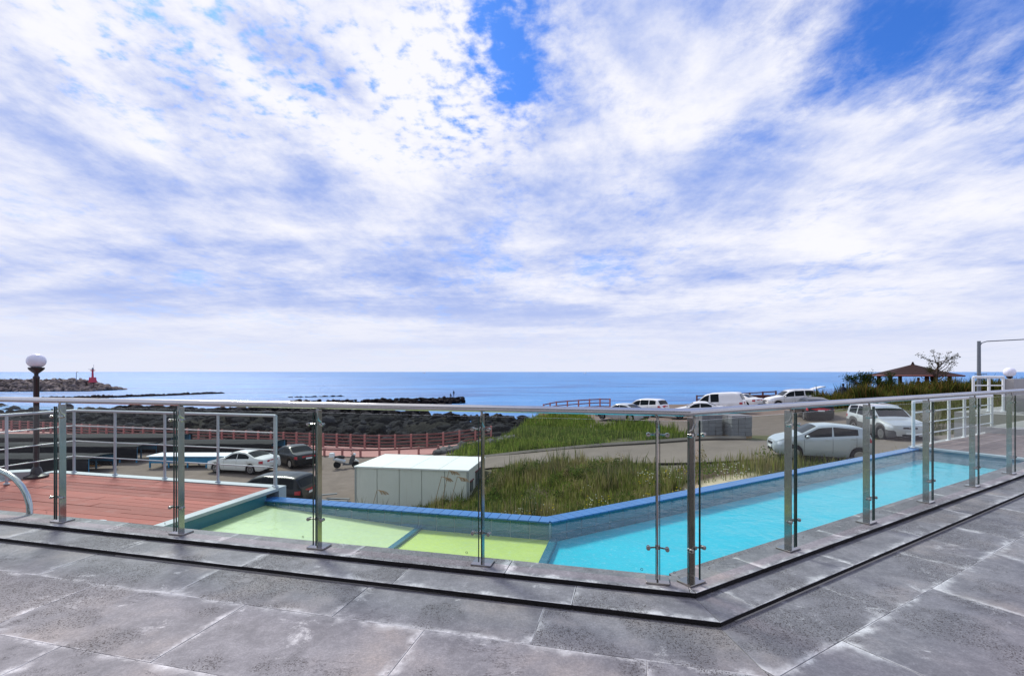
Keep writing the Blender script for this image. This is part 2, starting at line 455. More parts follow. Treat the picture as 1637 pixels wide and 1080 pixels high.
pav = MB().prism([(-14, -3), (14, -3), (22, 9.5)]+[tuple(c0+Vector((.0, .05)))]+[(-14, 6.3)], -.3, -.004)
paving = struct(obj('terrace_paving', pav, 'joint_grout'))
for U, base in (('L', STP_L), ('R', STP_R)):
    n1 = base
    for row in range(6):
        w = .42 if row == 0 else .62
        n0 = n1-w
        u = (.52 if row % 2 == 0 else -.08) if U == 'L' else (3.5 if row % 2 == 0 else 2.9)
        u -= 1.22*8
        for k in range(20):
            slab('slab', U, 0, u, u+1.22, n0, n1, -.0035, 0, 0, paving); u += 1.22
        n1 = n0
step = struct(link('terrace_step', None))
ledge = struct(link('pool_ledge', None))
for U in 'LR':
    s0, l0 = (STP_L, LED_L) if U == 'L' else (STP_R, LED_R)
    for k in range(-8, 14):
        u = k*1.22+.35
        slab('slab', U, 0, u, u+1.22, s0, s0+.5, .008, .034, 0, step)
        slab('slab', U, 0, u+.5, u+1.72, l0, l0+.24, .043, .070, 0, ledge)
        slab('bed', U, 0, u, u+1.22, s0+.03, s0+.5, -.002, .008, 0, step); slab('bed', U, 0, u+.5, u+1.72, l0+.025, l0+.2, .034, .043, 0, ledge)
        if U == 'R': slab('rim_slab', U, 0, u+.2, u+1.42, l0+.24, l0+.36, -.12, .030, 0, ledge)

# ------------------------------------------------------------------ swimming pool
ZC = CAM_Z-1.54                                # outer coping
ZW = ZC-.020                                   # water
OL, OR_ = 4.851, 3.997                         # outer coping inner edge (plan normals)
UEND = 11.9; 
pool = thing('swimming_pool', 'angled narrow swimming pool with blue tile coping, lime shallow floor and cyan deep floor', 'pool', tuple(c1)+(ZW,))
oc_ = corner(OL, OR_)
uLc = oc_.dot(uL); uRc = oc_.dot(uR)
ULE = 4.33                                     # left end of the pool along uL
zf_l, zf_r = ZW-.17, ZW-.195
inn = corner(LED_L+.24, LED_R+.30)
# floors
div_u = inn.dot(uL)+.78
uD = 0.76                                      # cross wall between lime and cyan floors, along uL
def lpoly(u0, u1, n0, n1): return [tuple(LP(u0, n0)), tuple(LP(u1, n0)), tuple(LP(u1, n1)), tuple(LP(u0, n1))]
plain('floor_lime', (.64, .66, .13), .5, 0, .12, 1.2)
plain('floor_pale', (.68, .67, .30), .5, 0, .12, 1.2)
plain('floor_cyan', (.0, .52, .76), .5, 0, .10, .9)
plain('tile_teal', (.022, .15, .21), .25, 0, .2)
plain('tile_blue', (.026, .155, .42), .22, 0, .22)
plain('grout', (.28, .40, .46), .7, 0, .1)
DV1 = 2.25
def mosaic(name, c):
    m, T = new_mat(name); oc = T.n('ShaderNodeTexCoord').outputs['Object']
    f = T.noise(oc, 1.1, 6, .6); sp_ = T.noise(oc, 24, 2, .6)
    br = T.n('ShaderNodeTexBrick', {'Vector': T.mapping(oc, (0,0,0), (0,0,R(31)), (1,1,1)), 'Scale': 10.0, 'Mortar Size': .012, 'Color1': (1,1,1,1), 'Color2': (.86,.88,.9,1), 'Mortar': (.75,.8,.82,1)})
    b = T.mix(f, tuple(v*.84 for v in c), tuple(min(1, v*1.14) for v in c))
    b = T.mix(.55, b, T.mix(1.0, b, br.outputs[0], 'MULTIPLY')); b = T.mix(T.math('MULTIPLY', T.ramp(sp_, .55, .75), .18), b, (.7, .8, .75))
    finish(T, b, .5)
mosaic('floor_lime', (.64, .66, .13)); mosaic('floor_pale', (.68, .67, .30)); mosaic('floor_cyan', (.0, .52, .66))
nin = LED_L+.18
obj('shallow_floor', MB().prism(lpoly(uD, DV1, nin, OL+.03), zf_l-.1, zf_l), 'floor_lime', pool)
q4 = lpoly(DV1, ULE+.1, nin, OL+.03); zs4 = (zf_l+.01, ZC-.05, ZC-.05, zf_l+.01)
obj('sloping_floor', MB().add([p+(zf_l-.1,) for p in q4]+[p+(z_,) for p, z_ in zip(q4, zs4)], [(3, 2, 1, 0), (4, 5, 6, 7), (0, 1, 5, 4), (1, 2, 6, 5), (2, 3, 7, 6), (3, 0, 4, 7)]), 'floor_pale', pool)
far = RP(UEND+.1, OR_+.03); near = RP(UEND+.1, LED_R+.18)
o2 = corner(OL+.03, OR_+.03); i2 = corner(nin, LED_R+.18)
obj('deep_floor', MB().prism([tuple(LP(uD, nin)), tuple(i2), tuple(near), tuple(far), tuple(o2), tuple(LP(uD, OL+.03))][::1], zf_r-.1, zf_r), 'floor_cyan', pool)
obj('cross_wall', MB().prism(lpoly(uD-.035, uD+.035, nin, OL), zf_r-.1, zf_l+.03), 'tile_teal', pool)
obj('cross_wall', MB().prism(lpoly(DV1-.03, DV1+.03, nin, OL), zf_l-.1, zf_l+.03), 'tile_teal', pool)
obj('water', MB().add([tuple(LP(ULE, nin+.03))+(ZW,), tuple(i2)+(ZW,), tuple(RP(UEND, LED_R+.2))+(ZW,), tuple(RP(UEND, OR_+.01))+(ZW,), tuple(corner(OL+.01, OR_+.01))+(ZW,), tuple(LP(ULE, OL+.01))+(ZW,)], [(0, 1, 2, 3, 4, 5)]), 'pool_water', pool)
# near wall under the ledge
nw = MB().prism([tuple(LP(ULE+.1, LED_L+.05)), tuple(corner(LED_L+.05, LED_R+.05)), tuple(RP(UEND+.1, LED_R+.05)), tuple(RP(UEND+.1, LED_R+.19)), tuple(corner(LED_L+.19, LED_R+.19)), tuple(LP(ULE+.1, LED_L+.19))], -1.2, .034)
obj('near_wall', nw, 'wall_concrete', pool)
# outer wall
CW = .17
owall = obj('outer_wall', MB().prism([tuple(LP(ULE+.1, OL+.012)), tuple(corner(OL+.012, OR_+.012)), tuple(RP(UEND+.15, OR_+.012)), tuple(RP(UEND+.15, OR_+CW)), tuple(corner(OL+CW, OR_+CW)), tuple(LP(ULE+.1, OL+CW))], -6.5, ZC-.014), 'grout', pool)
def tile_mesh(name, sx, sy, sz, mat):
    return MB().box((0, 0, 0), (sx, sy, sz), 0, 1, .0025).mesh(name, mat)
ct = tile_mesh('coping_tile', .106, CW+.012, .016, 'tile_blue')
wt = tile_mesh('wall_tile', .196, .116, .010, 'tile_teal')
def rowtiles(f, ax, ustart, uend, n, ang, sgn):
    L = abs(uend-ustart); k = int(L/.110); w = wloc(pool); ww = wloc(owall)
    for i in range(k):
        u = ustart+(i+.5)*(uend-ustart)/k
        p = f(u, n+CW/2-.003); link('coping_tile', ct, pool, (p.x-w.x, p.y-w.y, ZC-.006-w.z), ang)
    k = int(L/.2)
    for i in range(k):
        u = ustart+(i+.5)*(uend-ustart)/k
        for j in range(2):
            p = f(u, n+.009); o = link('wall_tile', wt, owall, (p.x-ww.x, p.y-ww.y, ZC-.076-.120*j-ww.z), 0)
            o.rotation_euler = (R(90), 0, ang)
rowtiles(LP, uL, uLc+.012, ULE, OL, math.atan2(uL.y, uL.x), 1)
rowtiles(RP, uR, uRc+.012, UEND, OR_, math.atan2(uR.y, uR.x), 1)
# end walls
ew = lambda a, b: [tuple(RP(UEND+a, LED_R+.3)), tuple(RP(UEND+b, LED_R+.3)), tuple(RP(UEND+b, OR_+CW)), tuple(RP(UEND+a, OR_+CW))]
obj('end_wall', MB().prism(ew(0, .16), -1.5, CAM_Z-1.535), 'tile_teal', pool)
obj('end_coping', MB().prism(ew(-.015, .16), CAM_Z-1.535, CAM_Z-1.505), 'kerb_strip', pool)
obj('deck_side_wall', MB().prism(lpoly(ULE-.08, ULE+.1, LED_L+.24, OL+.02), -1.2, CAM_Z-1.475), 'tile_teal', pool)

# ------------------------------------------------------------------ wooden deck with its grey edge
ZD = CAM_Z-1.45
deck = struct(link('wooden_deck', None, None, tuple(LP(6, 4.4))+(ZD,)))
DN0, DN1 = LED_L+.24, 5.06
obj('joist_base', MB().prism(lpoly(ULE+.02, 8.05, DN0, DN1), ZD-.4, ZD-.024), 'plastic_grey', deck)
nrow = 14; pw = (DN1-DN0)/nrow
for r in range(nrow):
    u = ULE+.02-random.uniform(0, 1.2)
    while u < 8.0:
        a, b = max(u, ULE+.02), min(u+1.8, 8.05)
        if b-a > .05:
            zz = ZD+random.uniform(-.002, .002)
            c = LP((a+b)/2, DN0+(r+.5)*pw); mb = MB().box((0, 0, -.01), (b-a-.005, pw-.006, .022), 0, 1, .002)
            w = wloc(deck); link('plank', mb.mesh('plank', 'deck_wood'), deck, (c.x-w.x, c.y-w.y, zz-w.z), math.atan2(uL.y, uL.x))
        u += 1.8
dk = struct(obj('deck_kerb', MB().prism(lpoly(ULE-.10, 8.15, DN1, DN1+.13), ZD-1.0, ZD+.012), 'kerb_strip'))
obj('side_kerb', MB().prism(lpoly(ULE-.10, ULE+.018, DN0, DN1-.002), ZD-.024, ZD+.010), 'kerb_strip', dk)
obj('end_kerb', MB().prism(lpoly(8.052, 8.15, DN0-.5, DN1-.002), ZD-.6, ZD+.010), 'kerb_strip', dk)
struct(obj('building_wall', MB().prism([tuple(LP(8.1, DN1+.11)), tuple(LP(ULE, DN1+.11)), tuple(LP(ULE, DN0)), tuple(LP(8.1, DN0))], -6.5, ZD-.41), 'wall_concrete'))

def railing(name, label, pts, zbase, h, mat, nr=3, r=.016):
    """posts at pts (plan), tubes between them"""
    t = thing(name, label, 'railing', tuple(pts[0])+(zbase,))
    for p in pts:
        po = obj('post', MB().tube([(p[0], p[1], zbase), (p[0], p[1], zbase+h)], r, 10), mat, t, 40)
        obj('foot_plate', MB().lathe([(r*2, 0), (r*2, .012), (r*1.2, .02)], (p[0], p[1], zbase), 12), mat, po)
    obj('top_rail', MB().tube([(p[0], p[1], zbase+h) for p in pts], r*1.12, 10), mat, t, 40)
    for k in range(nr):
        z = zbase+h*(1-(k+1)*.245)
        obj('rail', MB().tube([(p[0], p[1], z) for p in pts], r*.5, 8), mat, t, 40)
    return t
u0 = ULE-.04; ncen = DN1+.07
pts = [LP(u0, ncen-.05), LP(u0+.06, ncen)]+[LP(u0+.06+.87*k, ncen) for k in range(1, 4)]+[LP(7.72, ncen), LP(7.74, ncen-.75), LP(7.76, ncen-1.5)]
railing('deck_railing', 'grey tubular railing around the far edge of the red wooden deck', pts, ZD+.012, .885, 'grey_paint')

# globe lamp post at the deck corner
def globe_lamp(label, x, y, z0, h, rg, pole=True):
    t = thing('globe_lamp', label, 'lamp', (x, y, z0))
    if pole:
        obj('base', MB().lathe([(.13, 0), (.13, .02), (.07, .05), (.05, .12), (.034, .14)], (x, y, z0), 20), 'lamp_black', t, 40)
        obj('pole', MB().lathe([(.031, .13), (.031, h-.16), (.036, h-.15), (.036, h-.13), (.022, h-.11), (.026, h-.07)], (x, y, z0), 16), 'lamp_black', t, 40)
    obj('collar', MB().lathe([(.03, h-.08), (.075, h-.035), (.085, h-.02), (.085, h)], (x, y, z0), 20), 'lamp_black', t, 40)
    prof = [(rg*math.cos(a), h-.012+rg*.97*(1+math.sin(a))) for a in [R(-75+15*i) for i in range(11)]]+[(.004, h-.012+rg*1.94)]
    obj('globe', MB().lathe(prof, (x, y, z0), 24), 'globe', t, 60)
    return t
lp = P(58, 762, 1.44)
globe_lamp('black globe lamp on a slim pole at the corner of the red deck', lp.x, lp.y, ZD+.01, 1.50, .104)
# stone block by the lamp, curved steel grab rail, little floor dome
b = P(30, 764, 1.45)
tag(obj('stone_block', MB().box((b.x, b.y, ZD+.05), (.34, .2, .10), .3, 1, .008), 'kerb_strip'), 'low pale grey block lying beside the black lamp base', 'block')
hb = P(48, 829, 1.45)
arch = [(hb.x, hb.y, ZD)]
for k in range(12):
    a = R(5+k*12); arch.append((hb.x-.50+.50*math.cos(a)*1.0-.06*k/11, hb.y+.02*k, ZD+.46*math.sin(a)))
arch.append((hb.x-1.05, hb.y+.26, ZD))
gr = thing('grab_rail', 'bent stainless steel pool grab rail standing on the red deck', 'grab rail', tuple(hb))
obj('tube', MB().tube(arch, .026, 12), 'rail_steel', gr, 40)
for q in (arch[0], arch[-1]): obj('flange', MB().lathe([(.05, 0), (.05, .012), (.03, .02)], (q[0], q[1], ZD), 14), 'rail_steel', gr)
dm = P(157, 838, 1.44)
tag(obj('floor_dome', MB().lathe([(.085, 0), (.08, .02), (.06, .038), (.03, .048), (.004, .05)], (dm.x, dm.y, ZD), 18), 'tarp_white', None, 60), 'small white dome cap fixed on the red deck', 'dome cap')

# ------------------------------------------------------------------ glass balustrade
ZL = .070
GH = 1.135
gl = thing('glass_railing', 'stainless steel and glass balustrade bending around the pool ledge', 'glass railing', tuple(c1)+(ZL,))
GNL, GNR = LED_L+.075, LED_R+.075              # plane of the glass
def upos(px, n, ax, nn, H=1.40):
    """run position where the line of sight of a measured post meets the run"""
    d = Vector(((px-818.5)/764, 1.0)); t = n/d.dot(nn); return (d*t).dot(ax)
postL = [upos(px, LED_L+.11, uL, nL) for px in (1051, 771, 509, 288, 98, -75)]
postR = [upos(px, LED_R+.11, uR, nR) for px in (1107, 1262, 1387, 1482, 1556, 1615, 1664)]
cg = corner(GNL, GNR)
BW, BT = .054, .012
def make_post(f, u, n, ang):
    w = wloc(gl); p = f(u, n+.035)
    po = link('post', post_me, gl, (p.x-w.x, p.y-w.y, 0), ang)
    link('base_plate', plate_me, po, (0, 0, 0))
    link('rail_bracket', brk_me, po, (0, 0, 0))
    for z in (.235, .985):
        c = link('clamp', clamp_me, po, (0, 0, z))
post_me = MB().box((0, 0, GH/2-.02), (BT, BW, GH-.04), 0).mesh('post', 'steel')
plate_me = MB().box((0, 0, .007), (.15, .115, .014), 0, 1, .002).mesh('base_plate', 'steel')
brk_me = MB().tube([(0, .02, GH-.14), (.0, -.015, GH-.12), (0, -.03, GH-.08), (0, -.022, GH-.02)], .009, 8).mesh('rail_bracket', 'steel', 40)
cm = MB()
for s in (-1, 1):
    cm.tube([(0, -.02, 0), (s*.03, -.030, 0), (s*.06, -.040, 0)], .006, 8)
    cm.lathe([(.006, -.064), (.013, -.062), (.014, -.056), (.014, -.044), (.007, -.042), (.007, -.034), (.013, -.032), (.013, -.026)], (s*.06, 0, 0), 12, 'y')
cm.box((0, -.02, 0), (.03, .03, .022))
clamp_me = cm.mesh('clamp', 'steel', 40)
aL = math.atan2(-uL.y, -uL.x); aR = math.atan2(uR.y, uR.x)
for u in postL: make_post(LP, u, LED_L+.085, aL)
for u in postR: make_post(RP, u, LED_R+.085, aR)
GZ0, GZ1 = ZL+.035, ZL+GH-.055
def pane(f, u0, u1, n, ang):
    w = wloc(gl); a, b = f(u0, n), f(u1, n); c = (a+b)/2; L = abs(u1-u0)
    o = obj('pane', MB().box((c.x, c.y, (GZ0+GZ1)/2), (L, .010, GZ1-GZ0), ang), 'pane_glass', gl)
    e = f(u0+.09, n-.0062)
    ring = MB(); k_ = 14
    for q in range(k_):
        for rr in (.006, .009): ring.v.append((e.x+math.cos(ang)*rr*math.cos(6.2832*q/k_), e.y+math.sin(ang)*rr*math.cos(6.2832*q/k_), GZ0+.06+rr*math.sin(6.2832*q/k_)))
    ring.f = [(2*q, 2*q+1, (2*q+3) % (2*k_), (2*q+2) % (2*k_)) for q in range(k_)]
    obj('glass_stamp', ring, 'plastic_grey', o)
    # ground edges of the sheet
    for e in (a, b):
        obj('pane_edge', MB().box((e.x, e.y, (GZ0+GZ1)/2), (.005, .0115, GZ1-GZ0+.001), ang), 'glass_edge', o)
us = [cg.dot(uL)+.006]+postL
for i in range(len(us)-1):
    pane(LP, us[i]+(.012 if i else 0), us[i+1]-.012, GNL-.012, aL)
us = [cg.dot(uR)+.006]+postR
for i in range(len(us)-1):
    if us[i+1]-us[i] > .12: pane(RP, us[i]+.012, us[i+1]-.012, GNR-.012, aR)
RN = .085
hp = [tuple(LP(8.0, LED_L+RN))+(ZL+GH,), tuple(corner(LED_L+RN, LED_R+RN))+(ZL+GH,), tuple(RP(14, LED_R+RN))+(ZL+GH,)]
obj('handrail', MB().tube(hp, .0255, 16), 'rail_steel', gl, 40)

# ------------------------------------------------------------------ right-hand platform beyond the pool
ZP = CAM_Z-1.50
plat = struct(link('platform_paving', None, None, tuple(RP(15, 3))+(ZP,)))
obj('platform_base', MB().prism([tuple(RP(UEND+.162, LED_R+.25)), tuple(RP(26, LED_R+.25)), tuple(RP(26, OR_+.25)), tuple(RP(UEND+.162, OR_+.25))], -3.5, ZP-.03), 'wall_concrete', plat)
k = 0
for i in range(10):
    for j in range(8):
        a, b_ = UEND+.165+i*.4, LED_R+.25+j*.3
        c = RP(a+.2, b_+.15)
        if b_+.3 > OR_+.25: continue
        w = wloc(plat); link('paver', (bpy.data.meshes.get('paver') or MB().box((0, 0, -.016), (.394, .294, .032), 0, 1, .003).mesh('paver', 'red_brick_paver')), plat, (c.x-w.x, c.y-w.y, ZP-w.z), aR)
ZQ = ZP+.16
grey = struct(obj('stone_platform', MB().prism([tuple(RP(UEND+4.2, 1.0)), tuple(RP(27, -1)), tuple(RP(27, OR_+2.2)), tuple(RP(21.3, OR_+2.2)), tuple(RP(21.3, OR_+.1)), tuple(RP(UEND+4.2, OR_+.1))], -3.5, ZQ-.02), 'wall_concrete'))
for i in range(8):
    for j in range(6):
        if 1.6+j*.75+.37 > OR_+.1 and UEND+4.2+i*1.2 < 21.3: continue
        c = RP(UEND+4.2+.6+i*1.2, 1.6+j*.75)
        link('slab', (bpy.data.meshes.get('platform_slab') or MB().box((0, 0, -.011), (1.19, .74, .02), 0, 1, .003).mesh('platform_slab', 'basalt')), grey, (c.x, c.y, ZQ+.002), aR)
pts = [RP(UEND+.02+.93*k, OR_+.10) for k in range(6)]
railing('pool_end_railing', 'white tubular railing beside the brown pavers at the pool end', pts, ZP-.03, .93, 'white_paint', 3, .03)
q = P(1556, 657, 1.34); q2 = P(1604, 657, 1.34)
pts = [Vector((q.x+(q2.x-q.x)*t, q.y+(q2.y-q.y)*t)) for t in (0, .52, 1)]
railing('platform_railing', 'short white railing next to the concrete wall with the globe lamp', pts, ZQ, 1.16, 'white_paint', 2, .04)
wq = P(1614, 657, 1.34)
wl = thing('concrete_wall', 'bare concrete wall ending in a pillar under the small globe lamp', 'wall', tuple(wq))
obj('pillar', MB().box((wq.x, wq.y, ZQ+.54), (.3, .3, 1.12), .5, 1, .01), 'wall_concrete', wl)
obj('wall_panel', MB().box((wq.x+2.2, wq.y+.55, ZQ+.55), (4.3, .16, 1.10), .26, 1, .01), 'wall_concrete', wl)
globe_lamp('white globe lamp sitting on the concrete pillar', wq.x, wq.y, ZQ+1.12, .06, .165, False)

# unseen house added behind the camera, to darken glass reflections and shade near faces
hb_ = thing('added_house', 'added unseen grey rendered house with tall dark windows at the back of the terrace', 'house', (0, -8, 0))
obj('wall', MB().box((0, -8.3, 4.4), (40, .6, 9.4)), 'wall_concrete', hb_)
for i in range(12):
    for z_ in (1.35, 4.4, 7.4):
        wn = obj('window', MB().box((-18.15+3.3*i, -7.99, z_), (2.5, .06, 2.3)), 'car_glass', hb_)
        obj('frame', MB().box((-18.15+3.3*i, -7.94, z_), (.06, .06, 2.3)), 'white_paint', wn)
# ------------------------------------------------------------------ terrain
Wpt = lambda x, y, H: (x, y, CAM_Z-H)
ctrl = [P(400, 757, 6.6), P(466, 747, 6.6), P(440, 797, 6.75), P(550, 748, 6.6), Wpt(-11.2, 39.2, 6.5), Wpt(-20, 41.5, 6.55), Wpt(-37, 46, 6.6), Wpt(-53, 52, 6.7), Wpt(-75, 58, 6.8),
        Wpt(-5.8, 38.8, 6.3), Wpt(-.7, 39.5, 5.7), Wpt(1.5, 43, 5.3), Wpt(4, 52, 4.6), Wpt(10, 54, 4.2), Wpt(8.25, 41.2, 4.1), Wpt(10.1, 39.4, 4.08), Wpt(13, 44, 4.1), Wpt(17, 44, 4.0),
        Wpt(24, 48, 3.6), Wpt(28, 46, 3.4), Wpt(22.7, 35.7, 3.6), Wpt(11, 26.8, 3.68), Wpt(13, 26.8, 3.66), Wpt(11.93, 20.7, 3.73), Wpt(14.33, 20.1, 3.72), Wpt(20.3, 25.1, 3.6), Wpt(20.7, 28, 3.58),
        Wpt(-1, 27.5, 5.3), Wpt(3, 25, 4.6), Wpt(8, 23.6, 4.05), Wpt(-6, 29, 6.2), Wpt(1.5, 20.4, 5.5), Wpt(5, 19, 4.9), Wpt(9, 17.5, 4.1), Wpt(-4, 22, 6.7), Wpt(-7, 22, 6.9), Wpt(-2, 15, 6.6), Wpt(4, 13, 5.4),
        Wpt(-15, 14, 6.8), Wpt(-30, 20, 6.7), Wpt(-45, 30, 6.7), Wpt(-70, 40, 6.8), Wpt(-75, 8, 6.8), Wpt(-20, 8, 6.8), Wpt(4, 8, 5.5), Wpt(14, 13, 3.7), Wpt(22, 18, 3.3), Wpt(28.9, 38, 2.35), Wpt(36, 36, 1.9), Wpt(25.5, 41, 3.2), Wpt(34, 45, 2.6),
        Wpt(44, 40, 1.9), Wpt(55, 30, 1.8), Wpt(60, 8, 2.5), Wpt(26, 26, 3.1), Wpt(32, 27, 2.5), Wpt(60, 50, 2.2), Wpt(4, 33, 4.7), Wpt(0, 33, 5.4), Wpt(9, 33, 4.1)]
ctrl = np.array([tuple(c) for c in ctrl])
cd_ = np.sqrt(((ctrl[:, None, :2]-ctrl[None, :, :2])**2).sum(-1))
wts = np.linalg.solve(np.block([[-cd_+0*np.eye(len(ctrl))-.6*np.eye(len(ctrl)), np.ones((len(ctrl), 1))], [np.ones((1, len(ctrl))), np.zeros((1, 1))]]), np.append(ctrl[:, 2], 0))
# shore line: beyond it the land drops to the rocks
shore = [(-90, 60.5), (-62, 56.5), (-53, 53.2), (-37, 47.2), (-20, 42.7), (-11.2, 40.4), (-5.8, 40.2), (-1.2, 41.2), (1.0, 46), (2.5, 52), (3.5, 56), (12, 57.5), (30, 56), (90, 60)]
SX = np.array([p[0] for p in shore]); SY = np.array([p[1] for p in shore])
def ground(x, y):
    x = np.asarray(x, float); y = np.asarray(y, float); sh = x.shape
    X = np.stack([x.ravel(), y.ravel()], 1)
    d = np.sqrt(((X[:, None]-ctrl[None, :, :2])**2).sum(-1))
    z = -d@wts[:-1]+wts[-1]
    drop = np.clip((X[:, 1]-np.interp(X[:, 0], SX, SY))/5.0, 0, 1)
    z = z*(1-drop)+(-9.5)*drop
    return z.reshape(sh)
def gz(x, y): return float(ground(np.array([x]), np.array([y]))[0])
road = [(-10, 31), (-5, 29.5), (-1, 27.4), (3, 25.3), (8, 23.7), (13, 22.7), (18, 22.3), (24, 22.6), (34, 24)]
rx = np.array([p[0] for p in road]); ry = np.array([p[1] for p in road])
def set_tone(me, colr):
    at = me.color_attributes.new('tone', 'FLOAT_COLOR', 'POINT')
    c = np.ones((len(colr), 4), np.float32); c[:, :3] = colr
    at.data.foreach_set('color', c.ravel())
def np_mesh(name, v, f, mat, colr=None, smooth=False):
    me = bpy.data.meshes.new(name); v = np.asarray(v, np.float32); f = np.asarray(f, np.int32); k = f.shape[1]
    me.vertices.add(len(v)); me.vertices.foreach_set('co', v.ravel())
    me.loops.add(f.size); me.loops.foreach_set('vertex_index', f.ravel())
    me.polygons.add(len(f)); me.polygons.foreach_set('loop_start', np.arange(0, f.size, k, dtype=np.int32))
    if smooth: me.polygons.foreach_set('use_smooth', np.ones(len(f), bool))
    me.update(calc_edges=True); me.validate()
    if colr is not None: set_tone(me, colr)
    me.materials.append(MATS[mat]); return me
def fbm(x, y, s, o=4, seed=0):
    out = np.zeros(x.size); xf, yf = x.ravel(), y.ravel()
    for i in range(x.size): out[i] = mnoise.fractal(Vector((xf[i]*s+seed, yf[i]*s-seed, seed*.3)), 1.0, 2.0, o)
    return out.reshape(x.shape)
def grid_faces(ny, nx):
    i = np.arange(ny-1)[:, None]*nx+np.arange(nx-1)[None, :]; i = i.ravel()
    return np.stack([i, i+1, i+nx+1, i+nx], 1)
gx, gy = np.meshgrid(np.arange(-90, 75.1, .75), np.arange(6.5, 66, .6))
G = ground(gx, gy); nz = fbm(gx, gy, .22, 4, 3)
rd = np.abs(gy-np.interp(gx, rx, ry))
lot = (gx < -4.5-np.clip(26-gy, -6, 12)*.1) & (gy < np.interp(gx, SX, SY)+3)
park = (gx > 5) & (gy > 27.5) & (gx < 25.5+nz*1.5) & (gy > 34+nz*2-(gx > 11)*7.5)
tone = np.zeros(gx.shape+(3,)); tone[:] = (.085, .085, .032)
tone[nz > .15] = (.085, .060, .038)
tone[(gy > 11) & (gx > 6.5) & (gx < 14) & (gy < 18.6) & (nz > -.1)] = (.13, .095, .075)
tone[(gy > 11) & (gx > 5) & (gx < 14) & (gy < 18.6) & (nz > .22)] = (.46, .39, .27)
tone[lot] = (.185, .145, .122); tone[park] = (.150, .118, .098)
tone[(rd < np.interp(gx, [2, 9], [1.2, 2.7])) & (gx > -8)] = (.215, .185, .165)
inside = (gx*nL.x+gy*nL.y < OL+.6) & (gx*nR.x+gy*nR.y < OR_+.6)
G2 = np.where(inside, np.minimum(G, -3.0), G)+nz*.10*(~lot)*(rd > 3)
struct(link('ground', np_mesh('ground', np.stack([gx, gy, G2], -1).reshape(-1, 3), grid_faces(*gx.shape), 'terrain', tone.reshape(-1, 3), True)))
# road sheet with kerb along its far edge
rs = np.linspace(-9, 32, 90); rv = []; 
for x in rs:
    y = np.interp(x, rx, ry)
    nw_ = float(np.interp(x, [2, 9], [1.0, 2.6]))
    for o_ in (-nw_, -nw_/2, 0, 1.3, 2.6): rv.append((x, y+o_, gz(x, y+o_)*.5+gz(x, y)*.5+.05))
plain('road_concrete', (.205, .170, .145), .9, 0, .45, .55, .4)
struct(link('road', np_mesh('road', rv, grid_faces(90, 5), 'road_concrete', None, True)))
kb = MB()
kerbp = [(x, float(np.interp(x, rx, ry))+2.75, 0) for x in np.linspace(-3, 12.5, 40)]
kb.tube([(x, y, gz(x, y)+.10) for x, y, _ in kerbp], .12, 4)
plain('kerb_old', (.17, .15, .13), .9, 0, .35, 2, .4)
struct(obj('road_kerb', kb, 'kerb_old'))
# sea
S_Z = CAM_Z-9.0
struct(obj('sea', MB().add([(-40000, 30, S_Z), (40000, 30, S_Z), (40000, 50000, S_Z), (-40000, 50000, S_Z)], [(0, 1, 2, 3)]), 'sea'))

# promenade strip along the shore
pr = MB(); rows = []
PX = np.linspace(-80, -1.5, 70)
for x in PX:
    y = float(np.interp(x, SX, SY)); rows.append([(x, y-4.0, gz(x, y-4.0)+.05), (x, y-2, gz(x, y-2.2)+.06), (x, y-.5, gz(x, y-2.0)+.06), (x+.05, y+.2, gz(x, y-2)+.05), (x+.05, y+.3, -8.0)])
struct(obj('promenade', pr.grid(rows), 'promenade_pink'))

# ------------------------------------------------------------------ red timber fences along the shore
def timber_fence(label, line, mat, h=1.15, nrail=4, sp=1.35, zoff=0.05, zfun=gz, name='timber_fence'):
    L = [Vector(p) for p in line]; pts = []
    acc = 0
    for a, b in zip(L[:-1], L[1:]):
        d = (b-a).length; t = (sp-acc) if pts else 0
        while t <= d: pts.append(a+(b-a)*(t/d)); t += sp
        acc = d-(t-sp)
    z = [zfun(p.x, p.y)+zoff for p in pts]
    t = thing(name, label, 'fence', (pts[0].x, pts[0].y, z[0]))
    w = wloc(t)
    pm = MB().box((0, 0, h/2), (.15, .15, h), 0, .97, .015).mesh('post', 'fence_post' if mat == 'fence_red' else mat)
    for i, p in enumerate(pts):
        link('post', pm, t, (p.x-w.x, p.y-w.y, z[i]-w.z), random.uniform(-.05, .05))
        if i+1 < len(pts):
            q = pts[i+1]; d = q-p; ln = d.length; rm = MB()
            for k in range(nrail):
                zz = h*(.22+.70*k/max(1, nrail-1)) if nrail > 1 else h*.8
                vs = []
                for (e, s) in ((p, z[i]), (q, z[i+1])):
                    nx_, ny_ = -d.y/ln*.03, d.x/ln*.03
                    for sg in (-1, 1):
                        for hh in (-.055, .055): vs.append((e.x+sg*nx_-w.x, e.y+sg*ny_-w.y, s+zz+hh-w.z))
                mb = MB().add(vs, [(0, 1, 3, 2), (4, 6, 7, 5), (0, 4, 5, 1), (2, 3, 7, 6), (1, 5, 7, 3), (0, 2, 6, 4)])
                link('rail', mb.mesh('rail', mat), t)
    return t
def promz(x, y): return gz(x, y-2.0)
fl = [(x, float(np.interp(x, SX, SY))-.35) for x in (-68, -53, -37, -20, -11.2, -5.8, -1.6)]
timber_fence('long red timber fence between the pink promenade and the black rocks', fl, 'fence_red', 1.2, 4, 1.35, .05, promz)
timber_fence('low red post and rail edging between the parking lot and the promenade', [(-22, 38.4), (-11, 36.6), (-4.5, 36.6)], 'fence_red', .6, 1, 1.5)
timber_fence('red timber fence climbing beside the upper grass bank', [(3.4, 51.5), (5, 53.6), (9.6, 54.4), (11.5, 52.6)], 'fence_red', 1.15, 3, 1.3)
